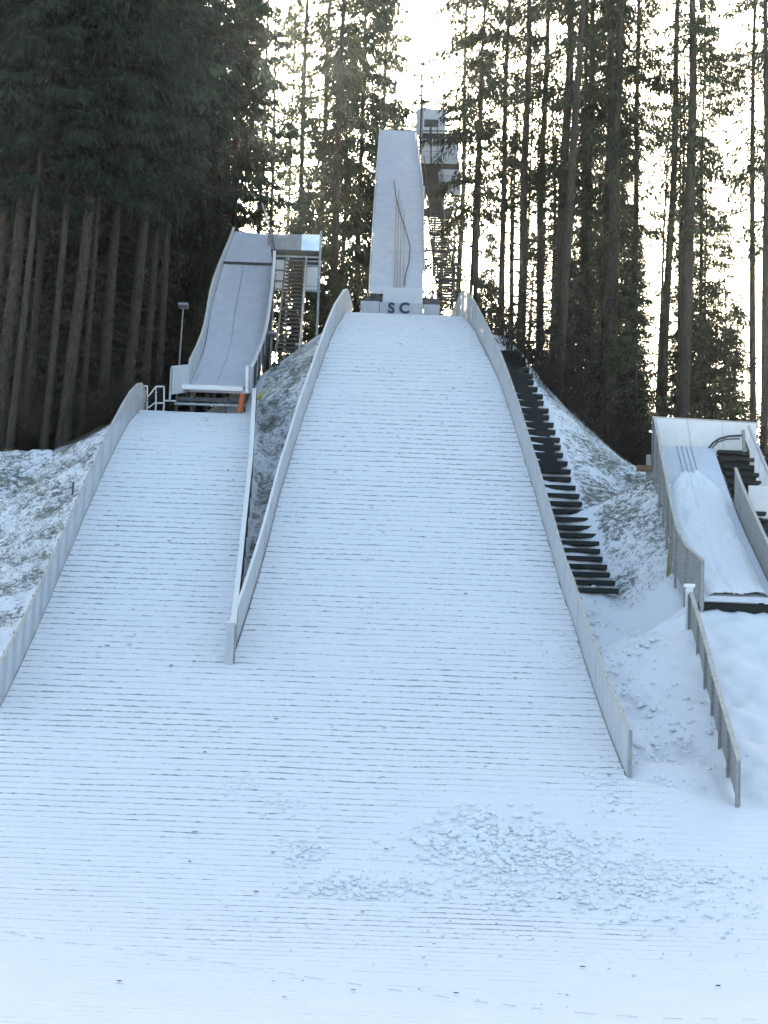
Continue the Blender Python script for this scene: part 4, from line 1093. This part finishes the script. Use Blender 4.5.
# right hand trunks
for px, Y, kind, r_, ln, lab in (
    (469, 92, 'bare', 1.3, 0, 'thin trunk just right of the start tower'),
    (473, 87, 'droop', .7, 0, 'spruce with drooping dark boughs reaching over the start tower'),
    (499, 82, 'tall', .75, 0, 'slim trunk first from the start tower in the right forest'),
    (510, 90, 'bare', 1.0, 0, 'very thin trunk between the two slim ones right of the tower'),
    (521, 80, 'tall', 1.0, -.005, 'dark straight trunk rising above the head of the timber stairs'),
    (535, 82, 'tall', .9, .01, 'slightly curved trunk right of the straight one above the timber stairs'),
    (553, 78, 'tall', 1.15, .015, 'thick trunk left of the pale barked one in the right forest'),
    (556, 71, 'tall', .8, .045, 'paler leaning trunk rooted at the top of the frosty right bank'),
    (579, 84, 'tall', .8, 0, 'dark trunk close behind the paler leaning one'),
    (590, 79, 'tall', 1.1, -.01, 'sturdy trunk left of the thickest double trunk'),
    (603, 76, 'tall', .9, 0, 'trunk touching the left side of the thickest one'),
    (611, 74, 'tall', 1.35, .0, 'thickest trunk in the middle of the right forest'),
    (632, 80, 'tall', .75, 0, 'slim trunk right of the thickest one'),
    (662, 78, 'tall', .85, .018, 'reddish edged trunk left of the tall straight one at the right'),
    (686, 74, 'tall', 1.25, -.0, 'tall straight thick trunk above the small inrun screen'),
    (700, 88, 'mid', .6, 0, 'thin spruce right behind the tall straight trunk'),
    (752, 78, 'tall', .7, 0, 'slim trunk near the right edge in front of bright sky'),
    (764, 74, 'tall', .75, 0, 'slim trunk at the very right edge of the photo'),
    (790, 76, 'tall', .9, 0, 'trunk just beyond the right edge, only boughs in view')):
    tree(kind, px, Y, lab, 'trunks of the right forest', r=r_ * .8, lean=ln, s=random.uniform(.95, 1.05))
for i in range(10):
    Y = random.uniform(95, 130); px = random.uniform(480, 700)
    tree('mid' if random.random() < .45 else 'tall', px, Y, 'distant spruce deep in the right forest behind the nearer trunks', 'distant spruces of the right forest', r=random.uniform(.5, .9), s=random.uniform(.8, 1.05), lean=random.gauss(0, .012))
for i in range(14):
    Y = random.uniform(82, 112); px = random.uniform(495, 745)
    tree('bare', px, Y, 'slender nearly leafless tree among the trunks of the right forest', 'slender trees of the right forest', r=random.uniform(.6, 1.1), s=random.uniform(.9, 1.2), lean=random.gauss(0, .02), name='slender_tree')
for i in range(8):
    Y = random.uniform(82, 108); px = random.uniform(560, 740)
    tree('mid', px, Y, 'half grown spruce between the taller trunks of the right forest', 'half grown spruces of the right forest', r=.5, s=random.uniform(.4, .75), lean=random.gauss(0, .02))
for i in range(48):
    Y = random.uniform(72, 104); px = random.uniform(480, 760) if i > 3 else random.uniform(300, 350)
    if px < 520: Y = max(Y, 88)
    tree('young', px, Y, 'young spruce in the undergrowth of the forest', 'young spruces in the undergrowth', s=random.uniform(.6, 1.4), name='young_spruce', lean=random.gauss(0, .03))

# undergrowth brush: thin stems
def brush(name, label, spec, mat):
    A, B, w0, w1 = [], [], [], []
    for (x0, x1, y0, y1, cnt, h0, h1) in spec:
        for _ in range(cnt):
            Y = RNG.uniform(y0, y1); X = RNG.uniform(P(x0, 400, Y).x, P(x1, 400, Y).x); z = float(T(X, Y)) - .1
            h = RNG.uniform(h0, h1); p = np.array([X, Y, z]); d = np.array([RNG.normal()*.3, RNG.normal()*.3, 1.]); k = 4
            for j in range(k):
                q_ = p + d * h / k; A.append(p); B.append(q_); w0.append(.016*(1-j/k)+.004); w1.append(.016*(1-(j+1)/k)+.004)
                for _ in range(4):
                    dd = np.array([RNG.normal()*.6, RNG.normal()*.6, RNG.uniform(-.1, .7)]) * h * .2
                    s_ = p + (q_-p)*RNG.random(); A.append(s_); B.append(s_ + dd); w0.append(.008); w1.append(.004)
                p = q_; d = d + np.array([RNG.normal()*.25, RNG.normal()*.25, -.15])
    v, q = ribbons(np.array(A), np.array(B), np.array(w0), np.array(w1))
    return tag(link(name, np_mesh(name, v, q, mat)), label, kind='stuff')
brush('undergrowth', 'tangled bare brushwood on the forest floor', [(500, 780, 66, 80, 1500, 1.2, 3.8), (505, 780, 76, 95, 900, 2, 5), (-40, 132, 65, 72, 1300, .8, 3.0), (-40, 150, 70, 82, 1000, 1.5, 4.2)], 'twigs')

# dry grass sticking through the snow of the banks
def tufts(cnt):
    A, B = [], []
    xs_ = RNG.uniform(-16, 9.5, cnt * 3); ys_ = RNG.uniform(42, 67, cnt * 3)
    xr_, xl_, xll_, xlr_ = XR(ys_), XL(ys_), XLL(ys_), XLR(ys_)
    inside = ((xs_ > xr_ + 2.0) & (ys_ > 51.5)) | ((xs_ < xll_ - .2) & (ys_ < 63)) | ((xs_ > xlr_ + .12) & (xs_ < xl_ - .12) & (ys_ > yV + 1))
    dens = fbm(xs_ * .8, ys_ * .8, 3, 55) + .35 * ((xs_ > xlr_) & (xs_ < xl_)) - .12 * (xs_ > 8.2)
    ok = inside & (dens > -.06)
    xs_, ys_ = xs_[ok], ys_[ok]; n = len(xs_); k = 5
    X = np.repeat(xs_, k) + RNG.normal(size=n*k) * .05; Y = np.repeat(ys_, k) + RNG.normal(size=n*k) * .05
    Z = T(X, Y) - .03
    P0 = np.stack([X, Y, Z], 1); D = np.stack([RNG.normal(size=n*k) * .6, RNG.normal(size=n*k) * .5 - .25, np.full(n*k, .9)], 1); D /= np.linalg.norm(D, axis=1, keepdims=True)
    return blades(P0, D, RNG.uniform(.06, .17, n*k), RNG.uniform(.008, .02, n*k))
v, q = tufts(6500)
simple('dry_grass', (.16, .17, .12), (.36, .35, .28), rough=.9, scale=3, bmp=0)
tag(link('dry_grass', np_mesh('dry_grass', v, q, 'dry_grass')), 'dry frosted grass sticking through the snow of the banks', kind='stuff')

# ------------------------------------------------------------------ light
SUN_EL, SUN_AZ = rad(19.5), rad(-3.4)      # azimuth from +Y towards +X
sdir = Vector((math.sin(SUN_AZ) * math.cos(SUN_EL), math.cos(SUN_AZ) * math.cos(SUN_EL), math.sin(SUN_EL)))
sl = bpy.data.lights.new('sun', 'SUN'); sl.energy = 2.2; sl.angle = rad(1.5); sl.color = (1, .84, .62)
so = bpy.data.objects.new('sun', sl); COL.objects.link(so); so.rotation_euler = sdir.to_track_quat('Z', 'Y').to_euler(); so.location = (0, 60, 60)
w = bpy.data.worlds.new('World'); SC.world = w; w.use_nodes = True
nt = w.node_tree; bg = nt.nodes['Background']
sky = nt.nodes.new('ShaderNodeTexSky'); sky.sky_type = 'NISHITA'; sky.sun_disc = False
sky.sun_elevation = SUN_EL; sky.sun_rotation = SUN_AZ; sky.altitude = 400; sky.air_density = .8; sky.dust_density = 6.0; sky.ozone_density = .6
nt.links.new(mixc_mul(nt, sky.outputs[0], (.97, 1.03, .97)), bg.inputs[0]); bg.inputs[1].default_value = .15
SC.view_settings.view_transform = 'Standard'; SC.view_settings.look = 'None'; SC.view_settings.gamma = 1
SC.view_settings.exposure = 1.93
SC.render.engine = 'CYCLES'
SC.cycles.max_bounces = 4; SC.cycles.diffuse_bounces = 2; SC.cycles.volume_bounces = 0; SC.cycles.transmission_bounces = 3
print('edges', yR0, yV, 'NTREE', ntree)

hz = nodes('glare_veil')[0]; nt = hz.node_tree; nt.nodes.remove(nt.nodes['Principled BSDF'])  # scattering volume added to imitate lens veil and the glow around the sun
pv = nt.nodes.new('ShaderNodeVolumePrincipled'); pv.inputs['Density'].default_value = VEIL; pv.inputs['Color'].default_value = (.78, .9, 1, 1); pv.inputs['Anisotropy'].default_value = .93
nt.links.new(pv.outputs[0], nt.nodes['Material Output'].inputs['Volume'])
if VEIL:
    h_ = MB().box((0, 450, 5), (1900, 1560, 130)).build('veil_volume', 'glare_veil'); tag(h_, 'thin veil added for lens glare and a glow around the sun', kind='stuff')
    h_.display_type = 'WIRE'
